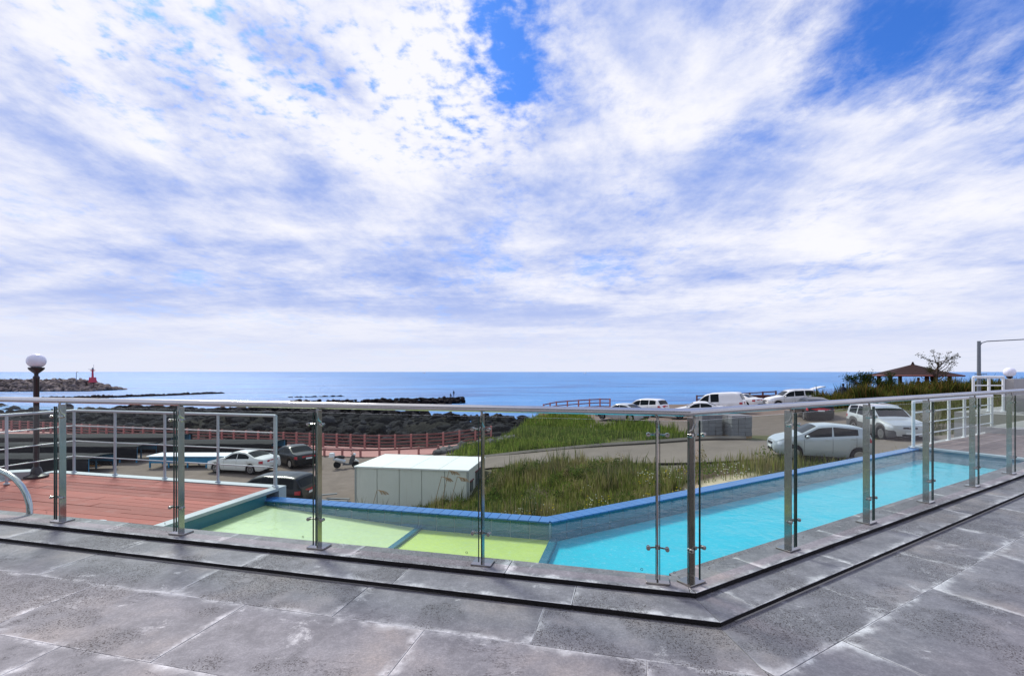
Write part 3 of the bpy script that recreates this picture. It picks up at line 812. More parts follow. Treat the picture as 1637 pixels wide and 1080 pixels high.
timber_fence('dark timber fence on the headland behind the parked white cars', [(20.5, 53.0), (29.5, 53.4)], 'fence_dark', 1.15, 3, 1.5)
hd = MB().box((26.3, 53.9, gz(26.3, 53.4)+.45), (5.5, .5, .9)); tag(obj('timber_screen', hd, 'fence_dark'), 'low dark red timber screen behind the white car with open tailgate', 'screen')

# ------------------------------------------------------------------ rocks
def ico(sub):
    bm = bmesh.new(); bmesh.ops.create_icosphere(bm, subdivisions=sub, radius=1)
    v = np.array([tuple(p.co) for p in bm.verts]); f = np.array([[q.index for q in p.verts] for p in bm.faces]); bm.free(); return v, f
IV, IF = ico(2)
def rocks(name, pos, size, mat, cfun, flat=.65):
    V = []; F = []; C = []
    for i, (p, s) in enumerate(zip(pos, size)):
        v = IV.copy(); k = np.random.normal(size=(6, 3)); k /= np.linalg.norm(k, axis=1)[:, None]
        for a in k:                      # facets: cut the ball by random planes
            d = v@a; m = d > .62; v[m] -= (d[m]-.62)[:, None]*a
        v = v*np.random.uniform(.72, 1.12, (len(v), 1))
        v *= s*np.array([random.uniform(.8, 1.3), random.uniform(.8, 1.3), flat*random.uniform(.7, 1.3)])
        a = random.uniform(0, 6.28); ca, sa = math.cos(a), math.sin(a)
        v = v@np.array([[ca, sa, 0], [-sa, ca, 0], [0, 0, 1]])
        V.append(v+np.array(p)); F.append(IF+len(IV)*i); C.append(np.tile(cfun(), (len(IV), 1)))
    me = np_mesh(name, np.concatenate(V), np.concatenate(F), mat, np.concatenate(C))
    return me
lx, ly = np.meshgrid(np.arange(-150, 9, .7), np.arange(38, 132, .7))
n1_ = fbm(lx, ly, .055, 5, 11); n2_ = fbm(lx, ly, .32, 4, 23)
edge = np.interp(lx, [-150, -120, -100, -85, -70, -55, -40, -20, -10, 0, 9], [128, 116, 108, 120, 112, 122, 116, 110, 96, 92, 80])
rise = np.clip((ly-np.interp(lx, SX, SY))/6, 0, 1)
base = np.interp(edge-ly, [-8, 0, 12, 40], [-2.0, -.1, .45, .8])
LZ = S_Z+base+n1_*1.1+np.abs(n2_)*1.3-.2-(1-rise)*0
LZ = np.where(ly < np.interp(lx, SX, SY)+.5, -8.6, LZ)
# tide pools
for (cx, cy, r1, r2) in ((-13, 101, 9, 6), (-104, 108, 12, 4), (-14, 66, 3.5, 4), (-24, 69, 3, 3), (-8, 84, 4, 3)):
    g = np.exp(-(((lx-cx)/r1)**2+((ly-cy)/r2)**2)); LZ -= g*2.0
lt = np.zeros(lx.shape+(3,)); lt[:] = (.010, .010, .013); lt[n2_ > .1] = (.017, .017, .021); lt[(n1_ > .25)] = (.024, .022, .018)
shore_me = np_mesh('lava_shore', np.stack([lx, ly, LZ], -1).reshape(-1, 3), grid_faces(*lx.shape), 'lava', lt.reshape(-1, 3))
ls = struct(link('lava_shore', shore_me))
pos = []; siz = []
while len(pos) < 5200:
    x = random.uniform(-120, 4); y = random.uniform(41, 118); s = float(np.interp(x, SX, SY))
    if y < s+1.2 or abs(x) > y*1.2 or y > np.interp(x, lx[0], edge[0])-1: continue
    i = int((y-38)/.7); j = int((x+150)/.7); z = LZ[min(i, LZ.shape[0]-1), min(j, LZ.shape[1]-1)]
    if z < S_Z-.1: continue
    pos.append((x, y, z+.1)); siz.append(random.choice((.2, .3, .4, .5, .6, .9, 1.2))*random.uniform(.7, 1.2))
br = struct(link('lava_boulders', rocks('lava_boulders', pos, siz, 'lava', lambda: np.array((.014, .014, .017))*random.choice((.3, .5, .7, .9, 1.2, 2.4)))), 'stuff')
def reef(name, line, w, h, n, mat='lava', cf=None, s=(.8, 1.8)):
    pos = []; siz = []; L = [Vector(p) for p in line]
    for k in range(n):
        t = random.random()*(len(L)-1); i = int(t); p = L[i].lerp(L[i+1], t-i); e = random.gauss(0, .45)
        ww = w*min(1, 4*min(t/(len(L)-1)+.05, 1-t/(len(L)-1)+.05))
        pos.append((p.x+random.uniform(-1, 1), p.y+e*ww, S_Z-.3+h*math.exp(-e*e*2)*random.uniform(.3, 1))); siz.append(random.uniform(*s))
    return link(name, rocks(name, pos, siz, mat, cf or (lambda: np.array((.018, .014, .016))*random.uniform(.6, 1.5))))
tag(reef('rock_reef', [(-165, 150), (-140, 166), (-121, 198)], 4, .8, 700, s=(.4, 1.0)), 'long low dark reef lying in the water in front of the breakwater', 'reef')
tag(reef('rock_reef', [(-56, 118), (-34, 128), (-14.5, 138)], 6, 2.0, 900, s=(.4, .9)), 'dark rock spit ending in a raised hump with two people on it', 'reef')
tag(reef('rock_reef', [(-78, 168), (-70, 171), (-62, 175)], 1.2, .4, 50, s=(.5, 1.0)), 'thin broken line of rocks just awash in open water', 'reef')
tag(reef('rock_reef', [(-92, 140), (-86, 143)], 1.5, .4, 40, s=(.5, .9)), 'few small rocks awash beside the long low reef', 'reef')
# breakwater with concrete armour units and the harbour light
bwp = []; bws = []
for k in range(2200):
    t = random.random(); x = -270+t*76; y = 222+t*8; e = random.uniform(-1, 1)
    hh = 5.2*(1-abs(e)**1.6)*min(1, (1-t)*7+.12)
    bwp.append((x, y+e*11, S_Z+hh*random.uniform(.75, 1)-.2)); bws.append(random.uniform(.7, 1.4))
bw = thing('breakwater', 'rubble mound breakwater carrying the small red harbour light', 'breakwater', (-200, 228, S_Z))
me = rocks('armour_stones', [(a[0]+200, a[1]-228, a[2]-S_Z) for a in bwp], bws, 'armour_rock', lambda: np.array((.14, .115, .11))*random.uniform(.45, 1.5), .9)
struct(link('armour_stones', me, bw), 'stuff')
obj('core', MB().prism([(-300, 221), (-204, 226), (-204, 235), (-300, 235)], S_Z-1, S_Z+3.6), 'wall_concrete', bw)
hl = P(148, 608, 4.0); hl = Vector(((148-818.5)/764*226, 226, S_Z+4.2))
t = thing('harbour_light', 'small red harbour light tower on the breakwater end', 'lighthouse', tuple(hl))
obj('base', MB().box((hl.x, hl.y, hl.z+1.0), (2.2, 2.2, 2.4), 0, .8), 'red_tower', t)
obj('tower', MB().lathe([(.42, 2.1), (.34, 5.3)], tuple(hl), 10), 'red_tower', t)
obj('gallery', MB().lathe([(.5, 5.2), (1.0, 5.4), (1.0, 5.6), (.5, 5.7)], tuple(hl), 10), 'red_tower', t)
obj('lantern', MB().lathe([(.35, 5.7), (.35, 6.4), (.05, 6.8)], tuple(hl), 10), 'light_pole', t)
obj('solar_panel', MB().box((hl.x-1.2, hl.y, hl.z+6.0), (1.3, .5, .12)), 'light_pole', t)
obj('mast', MB().tube([tuple(hl+Vector((.5, 0, 5.6))), tuple(hl+Vector((.5, 0, 8.2)))], .06, 6), 'light_pole', t)
lpz = Vector(((122-818.5)/764*224, 224, S_Z+4.2))
t = thing('street_light', 'thin pole light on the breakwater beside the red harbour light', 'street light', tuple(lpz))
obj('pole', MB().tube([tuple(lpz), tuple(lpz+Vector((0, 0, 4.6)))], .12, 6), 'light_pole', t)
obj('arm', MB().tube([tuple(lpz+Vector((0, 0, 4.6))), tuple(lpz+Vector((.9, 0, 4.8)))], .1, 6), 'light_pole', t)
for px, d, lab in ((935, 2600, 'tiny white boat far out below the horizon'), (678, 3000, 'low grey boat far out at sea on the horizon')):
    bx = (px-818.5)/764*d; t = thing('boat', lab, 'boat', (bx, d, S_Z))
    L = 22
    hull = [[(bx-L/2, d, S_Z-.3), (bx-L/2-.5, d, S_Z+2.6)], [(bx, d-3, S_Z-.3), (bx, d-3.4, S_Z+2.1)], [(bx+L/2, d-2.6, S_Z-.3), (bx+L/2, d-2.8, S_Z+2.2)], [(bx+L/2, d+2.6, S_Z-.3), (bx+L/2, d+2.8, S_Z+2.2)], [(bx, d+3, S_Z-.3), (bx, d+3.4, S_Z+2.1)], [(bx-L/2, d+.01, S_Z-.3), (bx-L/2-.5, d+.01, S_Z+2.6)]]
    obj('hull', MB().grid(hull), 'boat_white', t); obj('cabin', MB().box((bx+3, d, S_Z+3.6), (8, 4, 3.4), 0, .85), 'boat_white', t)
    obj('mast', MB().tube([(bx+3, d, S_Z+5), (bx+3, d, S_Z+9)], .2, 6), 'light_pole', t)

# ------------------------------------------------------------------ vehicles
def sm(a, k=2):
    a = np.asarray(a, float)
    for _ in range(k): b = a.copy(); b[1:-1] = .25*a[:-2]+.5*a[1:-1]+.25*a[2:]; a = b
    return a
WHEELS = {}
def wheel_meshes(r):
    if r in WHEELS: return WHEELS[r]
    ty = MB().lathe([(r*.62, -.095), (r*.93, -.10), (r, -.07), (r, .07), (r*.93, .10), (r*.62, .095)], (0, 0, 0), 24, 'y').mesh('tyre', 'rubber', 40)
    rb = MB().lathe([(r*.66, -.085), (r*.66, -.06), (r*.56, -.04), (r*.3, -.035), (.02, -.035)], (0, 0, 0), 24, 'y').mesh('rim_well', 'plastic_grey', 40)
    rm = MB()
    rm.lathe([(r*.67, -.098), (r*.67, -.075), (r*.57, -.075), (r*.58, -.098)], (0, 0, 0), 24, 'y')
    for k in range(5):
        a = 2*math.pi*k/5+.3; ca, sa = math.cos(a), math.sin(a); w = r*.12
        vs = []
        for rr, ww in ((.03, w*1.3), (r*.62, w)):
            for s in (-1, 1):
                for yy in (-.094, -.06): vs.append((rr*ca-s*ww*sa, yy, rr*sa+s*ww*ca))
        rm.add(vs, [(0, 1, 3, 2), (4, 6, 7, 5), (0, 4, 5, 1), (2, 3, 7, 6), (1, 5, 7, 3), (0, 2, 6, 4)])
    rm.lathe([(.06, -.10), (.06, -.06)], (0, 0, 0), 12, 'y')
    WHEELS[r] = (ty, rb, rm.mesh('rim', 'alloy')); return WHEELS[r]
TYPES = {
 # profile of the top, belt line, windows (x ranges), windscreen and rear window ranges; x from the nose
 'hatch': dict(L=3.64, W=1.60, H=1.52, r=.29, fw=.72, wb=2.375, top=[(0, .62), (.06, .74), (.35, .90), (.78, 1.01), (1.0, 1.09), (1.62, 1.46), (2.2, 1.52), (3.0, 1.47), (3.38, 1.40), (3.56, 1.02), (3.64, .72)],
     belt=[(0, .70), (.8, .92), (1.6, .96), (3.0, 1.10), (3.64, 1.10)], wins=[(1.10, 2.10), (2.18, 3.05)], ws=(1.04, 1.58), rw=(3.40, 3.55)),
 'sedan': dict(L=4.55, W=1.75, H=1.43, r=.31, fw=.90, wb=2.65, top=[(0, .58), (.06, .68), (.5, .80), (1.2, .93), (1.42, .97), (2.05, 1.36), (2.5, 1.43), (3.1, 1.39), (3.78, 1.06), (4.0, 1.01), (4.46, .98), (4.55, .72)],
     belt=[(0, .66), (1.3, .88), (2.2, .92), (3.6, .96), (4.55, .93)], wins=[(1.55, 2.48), (2.55, 3.42)], ws=(1.46, 2.02), rw=(3.18, 3.76)),
 'wagon': dict(L=4.5, W=1.8, H=1.62, r=.33, fw=.88, wb=2.65, top=[(0, .62), (.06, .76), (.5, .94), (1.15, 1.04), (1.3, 1.08), (1.95, 1.52), (2.5, 1.62), (3.7, 1.60), (4.1, 1.53), (4.36, 1.10), (4.5, .75)],
     belt=[(0, .74), (1.2, .98), (2.4, 1.02), (3.8, 1.10), (4.5, 1.10)], wins=[(1.42, 2.35), (2.43, 3.25), (3.33, 3.95)], ws=(1.34, 1.90), rw=(4.12, 4.34)),
 'suv': dict(L=4.5, W=1.83, H=1.74, r=.355, fw=.86, wb=2.66, top=[(0, .70), (.05, .86), (.45, 1.02), (1.1, 1.11), (1.28, 1.16), (1.88, 1.62), (2.4, 1.72), (3.6, 1.72), (4.18, 1.66), (4.42, 1.18), (4.5, .80)],
     belt=[(0, .82), (1.2, 1.05), (2.4, 1.09), (3.8, 1.15), (4.5, 1.15)], wins=[(1.40, 2.30), (2.38, 3.20), (3.30, 4.05)], ws=(1.31, 1.84), rw=(4.20, 4.40)),
 'van': dict(L=4.9, W=1.85, H=1.95, r=.33, fw=.95, wb=2.85, top=[(0, .68), (.05, .85), (.5, 1.03), (.85, 1.12), (1.0, 1.2), (1.65, 1.78), (2.2, 1.92), (3.8, 1.95), (4.55, 1.90), (4.80, 1.20), (4.9, .75)],
     belt=[(0, .80), (1.0, 1.05), (2.4, 1.08), (4.9, 1.12)], wins=[(1.15, 1.98), (2.08, 2.95)], ws=(1.03, 1.60), rw=(4.58, 4.78)),
}
def make_car(kind, label, paint, rear, front, cat='car', clad=False, roofrack=False, tailgate=False, name='parked_car', detail=True, zadj=0.0):
    """rear, front: plan points of the axle centres; the nose lies towards front"""
    S = TYPES[kind]; L, Wd, HH = S['L'], S['W'], S['H']; r = S['r']
    rear, front = Vector(rear), Vector(front); d = (front-rear).normalized(); mid = (rear+front)/2
    rr_ = mid-d*S['wb']/2; ff = mid+d*S['wb']/2
    zr, zf = gz(*rr_), gz(*ff); lift = .03
    t = thing(name, label, cat, (mid.x, mid.y, (zr+zf)/2+lift+zadj), 0, 'vehicles parked above and below the grass bank')
    # local frame: x backwards from the nose (0..L), so heading is -x
    t.rotation_euler = (0, math.atan2(zf-zr, S['wb'])*1.0, math.atan2(-d.y, -d.x))
    ox = S['fw']+S['wb']/2
    xs = np.unique(np.concatenate([np.linspace(0, L, 76), [.02, .05, L-.02, L-.05]]))
    tx, tz = zip(*S['top']); top = np.interp(xs, tx, tz); top[3:-3] = sm(top, 3)[3:-3]
    bx_, bz_ = zip(*S['belt']); belt = np.interp(xs, bx_, bz_)
    hw = Wd/2*(1-.30*np.clip((.42-xs)/.42, 0, 1)**2.3-.16*np.clip((xs-(L-.35))/.35, 0, 1)**2.3)
    axles = (S['fw'], S['fw']+S['wb'])
    def section(i):
        x = xs[i]; w = hw[i]; zt = top[i]; zs = min(belt[i], zt-.035)
        zb = .21+.12*max(0, (.25-x)/.25)**2+.14*max(0, (x-(L-.4))/.4)**2
        for a in axles:
            R_ = r+.055
            if abs(x-a) < R_: zb = max(zb, r+math.sqrt(R_*R_-(x-a)**2))
        zb = min(zb, zs-.05); hgt = zs-zb; g = max(0, min(1, (zt-zs)/(HH-1.0)))
        wr = w*(.945-.20*g)
        pts = [(.93*w, zb), (.985*w, zb+.10*hgt), (1.0*w, zb+.38*hgt), (1.0*w, zb+.60*hgt), (.985*w, zb+.80*hgt), (.960*w, zs-.018), (.945*w, zs)]
        for q in (.33, .66, .88): pts.append((w*.945+(wr-w*.945)*q**1.15, zs+(zt-zs)*q))
        pts += [(wr*.93, zs+(zt-zs)*.965), (wr*.72, zt-.004), (wr*.36, zt+.012), (0, zt+.018)]
        return pts
    secs = [section(i) for i in range(len(xs))]
    nr_ = len(secs[0])
    rows = [[(x-ox, y, z) for y, z in s]+[(x-ox, -y, z) for y, z in s[-2::-1]] for x, s in zip(xs, secs)]
    mb = MB().grid(rows)
    n = len(rows[0])
    mb.f.append(tuple(range(n))); mb.f.append(tuple((len(rows)-1)*n+k for k in range(n))[::-1])
    me = mb.mesh('body', 'paint_'+paint, 38)
    if clad:
        me.materials.append(MATS['plastic_grey'])
        for p in me.polygons:
            cz = [secs[0]]; c = p.center
            if p.index < (len(rows)-1)*(n-1) and ((p.index % (n-1)) < 3 or (p.index % (n-1)) >= n-4): p.material_index = 1
    body = link('body', me, t)
    A = np.array(secs)                                      # stations x rows x (y, z)
    def ys(x, z):
        i = int(np.clip(np.searchsorted(xs, x), 1, len(xs)-1)); f = (x-xs[i-1])/(xs[i]-xs[i-1])
        s = A[i-1]*(1-f)+A[i]*f
        return float(np.interp(z, s[:, 1], s[:, 0]))
    def ztop(x, y):
        i = int(np.clip(np.searchsorted(xs, x), 1, len(xs)-1)); f = (x-xs[i-1])/(xs[i]-xs[i-1])
        s = A[i-1]*(1-f)+A[i]*f; s = s[::-1]
        return float(np.interp(abs(y), s[:, 0], s[:, 1]))
    tp = lambda x: float(np.interp(x, xs, top)); bl = lambda x: float(np.interp(x, xs, belt))
    # side windows
    for s in (-1, 1):
        for k, (a, b) in enumerate(S['wins']):
            rows_ = []
            for x in np.linspace(a, b, 12):
                zb_ = bl(x)+.025; zt_ = max(zb_+.004, tp(x)-.105-(.02 if kind == 'sedan' else 0))
                rows_.append([(x+(zz-zb_)*(.10 if k == 0 else -.02)-ox, s*(ys(x, zz)+.006), zz) for zz in np.linspace(zb_, zt_, 5)])
            if kind == 'van' and k == 1: rows_ = rows_[1:-1]
            link('window', MB().grid(rows_).mesh('window', 'car_glass', 60), t)
        if detail:
            for k, (a, b) in enumerate(S['wins'][:2]):
                a2, b2 = a-.02, b+.03
                for xx in ((a2, b2) if k == 0 else (b2-.10,)):
                    zs_ = np.linspace(.34, bl(xx)+.01, 8)
                    link('door_seam', MB().grid([[(xx-.006-ox, s*(ys(xx, z)+.003), z) for z in zs_], [(xx+.006-ox, s*(ys(xx, z)+.003), z) for z in zs_]]).mesh('door_seam', 'plastic_black'), body)
                xh = b-.18; zh = bl(xh)-.10
                link('door_handle', MB().box((xh-ox, s*(ys(xh, zh)+.012), zh), (.17, .03, .03), 0, .9, .008).mesh('door_handle', 'paint_'+paint), body)
        # mirror
        xm = S['wins'][0][0]+.10; zm = bl(xm)+.06
        v = IV*np.array([.075, .10, .07])+np.array([xm-ox, s*(ys(xm, zm)+.10), zm])
        link('mirror', MB().add(v.tolist(), IF.tolist()).mesh('mirror', 'paint_'+paint if not clad else 'plastic_black', 60), t)
        # lamps wrap round the corners
        def lamp(nm, x0, x1, zlo, zhi, mat, xend, sgn):
            rows_ = []
            for x in np.linspace(x0, x1, 6): 
                f = abs(x-xend)/abs(x1-x0) if x1 != x0 else 0
                lo, hi = zlo(f), zhi(f); rows_.append([(x-ox, s*(ys(x, z)+.006), z) for z in np.linspace(lo, hi, 4)])
            mb2 = MB().grid(rows_)
            y1 = ys(xend, (zlo(0)+zhi(0))/2); e = xend-ox+sgn*.006
            mb2.grid([[(e, s*yy, z) for z in np.linspace(zlo(0), zhi(0), 3)] for yy in (y1*.55, y1*.8, y1+.004)])
            link(nm, mb2.mesh(nm, mat, 50), t)
        zf0 = tp(.06)-.16
        lamp('headlight', .03, .50, lambda f: zf0+.06*f+.02, lambda f: zf0+.15+.07*f, 'light_clear', .03, -1)
        zr0 = bl(L-.2)-.26
        lamp('taillight', L-.34, L-.02, lambda f: zr0+.02*f, lambda f: zr0+.20-.02*f, 'light_red', L-.02, 1)
    # windscreen, rear window
    for nm, (a, b) in (('windscreen', S['ws']), ('rear_window', S['rw'])):
        rows_ = []
        for x in np.linspace(a, b, 8):
            i = int(np.clip(np.searchsorted(xs, x), 1, len(xs)-1)); wr = A[i][9][0]*.90
            rows_.append([(x+(-.006 if nm == 'windscreen' else .008)-ox, y, ztop(x, y)+.008) for y in np.linspace(-wr, wr, 9)])
        if tailgate and nm == 'rear_window': continue
        link(nm, MB().grid(rows_).mesh(nm, 'car_glass', 60), t)
    # nose and tail
    w0 = hw[0]
    link('grille', MB().box((-.012-ox, 0, tp(.06)-.12), (.03, w0*1.0, .09), 0, 1, .01).mesh('grille', 'plastic_black'), t)
    link('bumper_intake', MB().box((-.010-ox, 0, .36), (.03, w0*1.15, .12), 0, 1, .012).mesh('bumper_intake', 'plastic_black'), t)
    link('emblem', MB().box((-.03-ox, 0, tp(.06)-.12), (.02, .14, .035), 0, 1, .006).mesh('emblem', 'chrome'), t)
    link('number_plate', MB().box((-.022-ox, 0, .47), (.02, .42, .10)).mesh('number_plate', 'plate_white'), t)
    link('number_plate', MB().box((L+.012-ox, 0, zr0+.02 if kind != 'sedan' else zr0+.03), (.02, .42, .10)).mesh('number_plate', 'plate_white'), t)
    link('rear_bumper_insert', MB().box((L+.006-ox, 0, .42), (.02, hw[-1]*1.3, .10), 0, 1, .01).mesh('rear_bumper_insert', 'plastic_black'), t)
    link('underbody', MB().box((L/2-ox, 0, .34), (L-.3, Wd-.48, .26)).mesh('underbody', 'plastic_black'), t)
    for a in axles:
        link('wheel_housing', MB().box((a-ox, 0, .42), (r*2+.06, Wd-.44, .46)).mesh('wheel_housing', 'plastic_black'), t)
        for s in (-1, 1):
            ty, rb, rm = wheel_meshes(r)
            w = link('wheel', ty, t, (a-ox, s*(Wd/2-.115), r), 0 if s < 0 else math.pi)
            link('rim_well', rb, w); link('rim', rm, w)
    if roofrack:
        for s in (-1, 1):
            link('roof_rail', MB().tube([(x-ox, s*Wd*.325, tp(x)+dz) for x, dz in ((1.95, -.01), (2.1, .05), (3.7, .05), (3.9, -.01))], .018, 8).mesh('roof_rail', 'chrome', 40), t)
    if tailgate:
        link('boot_opening', MB().box((L-.12-ox, 0, 1.18), (.42, Wd*.66, .68), 0, .85).mesh('boot_opening', 'plastic_black'), t)
        g_ = [[(L-.36-ox, y, HH-.06) for y in (-.55, 0, .55)], [(L+.25-ox, y, HH+.12+.03*(y == 0)) for y in (-.57, 0, .57)], [(L+.72-ox, y, HH+.20) for y in (-.55, 0, .55)], [(L+.76-ox, y, HH+.14) for y in (-.54, 0, .54)], [(L+.25-ox, y, HH+.06) for y in (-.55, 0, .55)]]
        tg = link('tailgate', MB().grid(g_).mesh('tailgate', 'paint_'+paint), t); tg['label'] = 'tailgate raised wide open'
        link('rear_window', MB().grid([[(L-.20-ox, y, HH-.035) for y in (-.5, .5)], [(L+.3-ox, y, HH+.058) for y in (-.5, .5)]]).mesh('rear_window', 'car_glass'), tg)
        for s in (-1, 1): link('strut', MB().tube([(L-.18-ox, s*.6, 1.35), (L+.2-ox, s*.55, HH+.06)], .014, 6).mesh('strut', 'plastic_black'), tg)
    return t
make_car('hatch', 'small silver hatchback parked on the concrete road beside the pool', 'silver', (14.33, 20.1), (11.93, 20.72))
make_car('suv', 'silver sport utility with dark grey lower cladding parked facing the pool', 'warmsilver', (20.75, 27.7), (20.3, 25.0), clad=True, roofrack=True)
make_car('sedan', 'pearl white saloon parked in the lower lot next to a black saloon', 'pearl', (-16.6, 31.4), (-19.1, 32.0))
make_car('sedan', 'black saloon with red tail lights parked in the lower lot', 'black', (-14.6, 33.2), (-16.7, 34.9))
make_car('suv', 'black sport utility parked close under the pool wall', 'black', (-11.0, 23.8), (-13.5, 24.1))
make_car('sedan', 'silver saloon parked on top of the grass bank', 'silver', (10.07, 39.4), (8.25, 41.1))
make_car('wagon', 'white estate car with raised rear end behind the silver saloon', 'white', (13.1, 43.4), (11.2, 45.3))
make_car('sedan', 'small white saloon half hidden in front of the white van', 'white', (16.9, 40.2), (14.4, 41.0), detail=False)
make_car('van', 'white panel van with a dark rear window on the upper lot', 'white', (20.0, 43.2), (17.6, 44.9), 'van', name='delivery_van')
make_car('sedan', 'white saloon showing red tail lights beside the panel van', 'white', (23.5, 47.2), (22.0, 49.3), detail=False)
make_car('suv', 'white sport utility with its tailgate raised open', 'white', (28.2, 46.0), (25.5, 46.4), tailgate=True, roofrack=True)
make_car('wagon', 'dark car seen from behind in front of the hedge slope', 'black', (22.6, 35.4), (23.4, 38.0))

# scooter
def scooter():
    p = P(553, 748, 6.6); x, y = p.x, p.y; z = gz(x, y)+.02
    t = thing('scooter', 'silver and dark grey scooter with a white top box near the promenade', 'scooter', (x, y, z), R(188))
    ty, rb, rm = wheel_meshes(.24)
    for a in (-.62, .58):
        w = link('wheel', ty, t, (a, 0, .24)); w.scale = (1, .55, 1); link('rim', rm, w)
    link('body', MB().tube([(.85, 0, .62), (.62, 0, .60), (.3, 0, .50), (.05, 0, .40)], .16, 10, [.06, .17, .18, .14]).mesh('body', 'paint_warmsilver', 50), t)
    link('floorboard', MB().box((-.1, 0, .27), (.62, .32, .10), 0, .95, .03).mesh('floorboard', 'plastic_grey'), t)
    link('leg_shield', MB().tube([(-.30, 0, .26), (-.42, 0, .55), (-.50, 0, .88)], .17, 10, [.13, .18, .12]).mesh('leg_shield', 'plastic_grey', 50), t)
    link('fender', MB().tube([(-.86, 0, .42), (-.66, 0, .52), (-.46, 0, .46)], .08, 8, [.05, .09, .07]).mesh('fender', 'paint_pearl', 50), t)
    link('seat', MB().tube([(.75, 0, .76), (.4, 0, .76), (.1, 0, .74)], .11, 10, [.07, .13, .09]).mesh('seat', 'plastic_black', 50), t)
    link('handlebar', MB().tube([(-.38, -.34, 1.0), (-.47, -.12, .98), (-.48, 0, .95), (-.47, .12, .98), (-.38, .34, 1.0)], .02, 8).mesh('handlebar', 'plastic_black', 40), t)
    link('headlight', MB().add((IV*np.array([.09, .12, .09])+np.array([-.57, 0, .92])).tolist(), IF.tolist()).mesh('headlight', 'light_clear', 60), t)
    link('top_box', MB().box((.92, 0, .92), (.36, .36, .28), 0, .85, .04).mesh('top_box', 'plate_white'), t)
    for s in (-1, 1): link('mirror', MB().tube([(-.44, s*.2, .98), (-.42, s*.26, 1.16), (-.42, s*.34, 1.18)], .02, 6, [.01, .01, .04]).mesh('mirror', 'plastic_black'), t)
scooter()

# ------------------------------------------------------------------ site cabin (container)
def cabin():
    h_t = 4.75
    fl_, fr_, brr = P(568, 745, h_t), P(748, 751.5, h_t), P(768, 730, h_t)
    zt = CAM_Z-h_t; c = fl_.copy(); ux = (fr_-fl_); Lc = ux.length; ux.normalize(); uy = Vector((-ux.y, ux.x, 0)); Wc = (brr-fr_).length*.96; Hc = 2.35
    ang = math.atan2(ux.y, ux.x); mid = fl_+ux*Lc/2+uy*Wc/2
    t = thing('site_cabin', 'pale cream steel site cabin with a barred end window', 'cabin', (mid.x, mid.y, zt-Hc), ang)
    link('floor_frame', MB().box((0, 0, .06), (Lc, Wc, .12)).mesh('floor_frame', 'container_trim'), t)
    link('core', MB().box((0, 0, Hc/2), (Lc-.08, Wc-.08, Hc-.1)).mesh('core', 'container_trim'), t)
    k = 5
    for s in (-1, 1):
        for i in range(k):
            w = Lc/k; link('wall_panel', MB().box((-Lc/2+(i+.5)*w, s*(Wc/2-.02), Hc/2+.02), (w-.03, .05, Hc-.16), 0, 1, .004).mesh('wall_panel', 'container_panel'), t)
    for s in (-1, 1):
        e = link('end_panel', MB().box((s*(Lc/2-.02), 0, Hc/2+.02), (.05, Wc-.1, Hc-.16)).mesh('end_panel', 'container_panel'), t)
        if s == 1:
            for yy, ww in ((.25, 1.1), (-1.1, .5)):
                wn = link('window', MB().box((Lc/2+.012, yy, 1.45), (.03, ww, 1.0 if ww > 1 else .5)).mesh('window', 'car_glass'), t)
                for q in range(5 if ww > 1 else 3):
                    link('window_bar', MB().box((Lc/2+.04, yy-ww/2+(q+.5)*ww/(5 if ww > 1 else 3), 1.45), (.02, .025, 1.0 if ww > 1 else .5)).mesh('window_bar', 'container_trim'), wn)
                link('window_frame', MB().box((Lc/2+.03, yy, 1.99 if ww > 1 else 1.73), (.06, ww+.12, .05)).mesh('window_frame', 'fence_red'), wn)
    for i in range(4):
        w = (Lc+.12)/4; link('roof_panel', MB().box((-Lc/2-.06+(i+.5)*w, 0, Hc-.02), (w-.02, Wc+.12, .08), 0, 1, .01).mesh('roof_panel', 'container_roof'), t)
    for a in (-1, 1):
        for b_ in (-1, 1): link('corner_post', MB().box((a*(Lc/2-.02), b_*(Wc/2-.02), Hc/2), (.09, .09, Hc-.12)).mesh('corner_post', 'container_trim'), t)
    return mid
cab = cabin()

# pallets of concrete blocks
def pallet(label, x, y, ang, layers):
    z = gz(x, y)+.02; t = thing('block_pallet', label, 'pallet', (x, y, z), ang, 'pallets of blocks on the upper lot')
    for yy in (-.5, 0, .5): link('runner', MB().box((0, yy, .05), (1.2, .1, .1)).mesh('runner', 'pallet_wood'), t)
    for k in range(5): link('board', MB().box((-.5+.25*k, 0, .115), (.18, 1.15, .025)).mesh('board', 'pallet_wood'), t)
    bm_ = bpy.data.meshes.get('block') or MB().box((0, 0, 0), (.385, .385, .215), 0, 1, .008).mesh('block', 'block_grey')
    for l in range(layers):
        for i in range(3):
            for j in range(3):
                link('block', bm_, t, (-.4+.4*i+random.uniform(-.01, .01), -.4+.4*j+random.uniform(-.01, .01), .24+.225*l))
pallet('grey concrete blocks stacked on a pallet, the stack standing closest to the silver hatchback', 12.45, 26.6, .12, 5)
pallet('grey concrete blocks stacked on a pallet beside the grass bank', 11.0, 27.0, .12, 5)
pallet('grey concrete blocks stacked on a pallet tucked behind two other stacks', 12.1, 28.6, .12, 5)

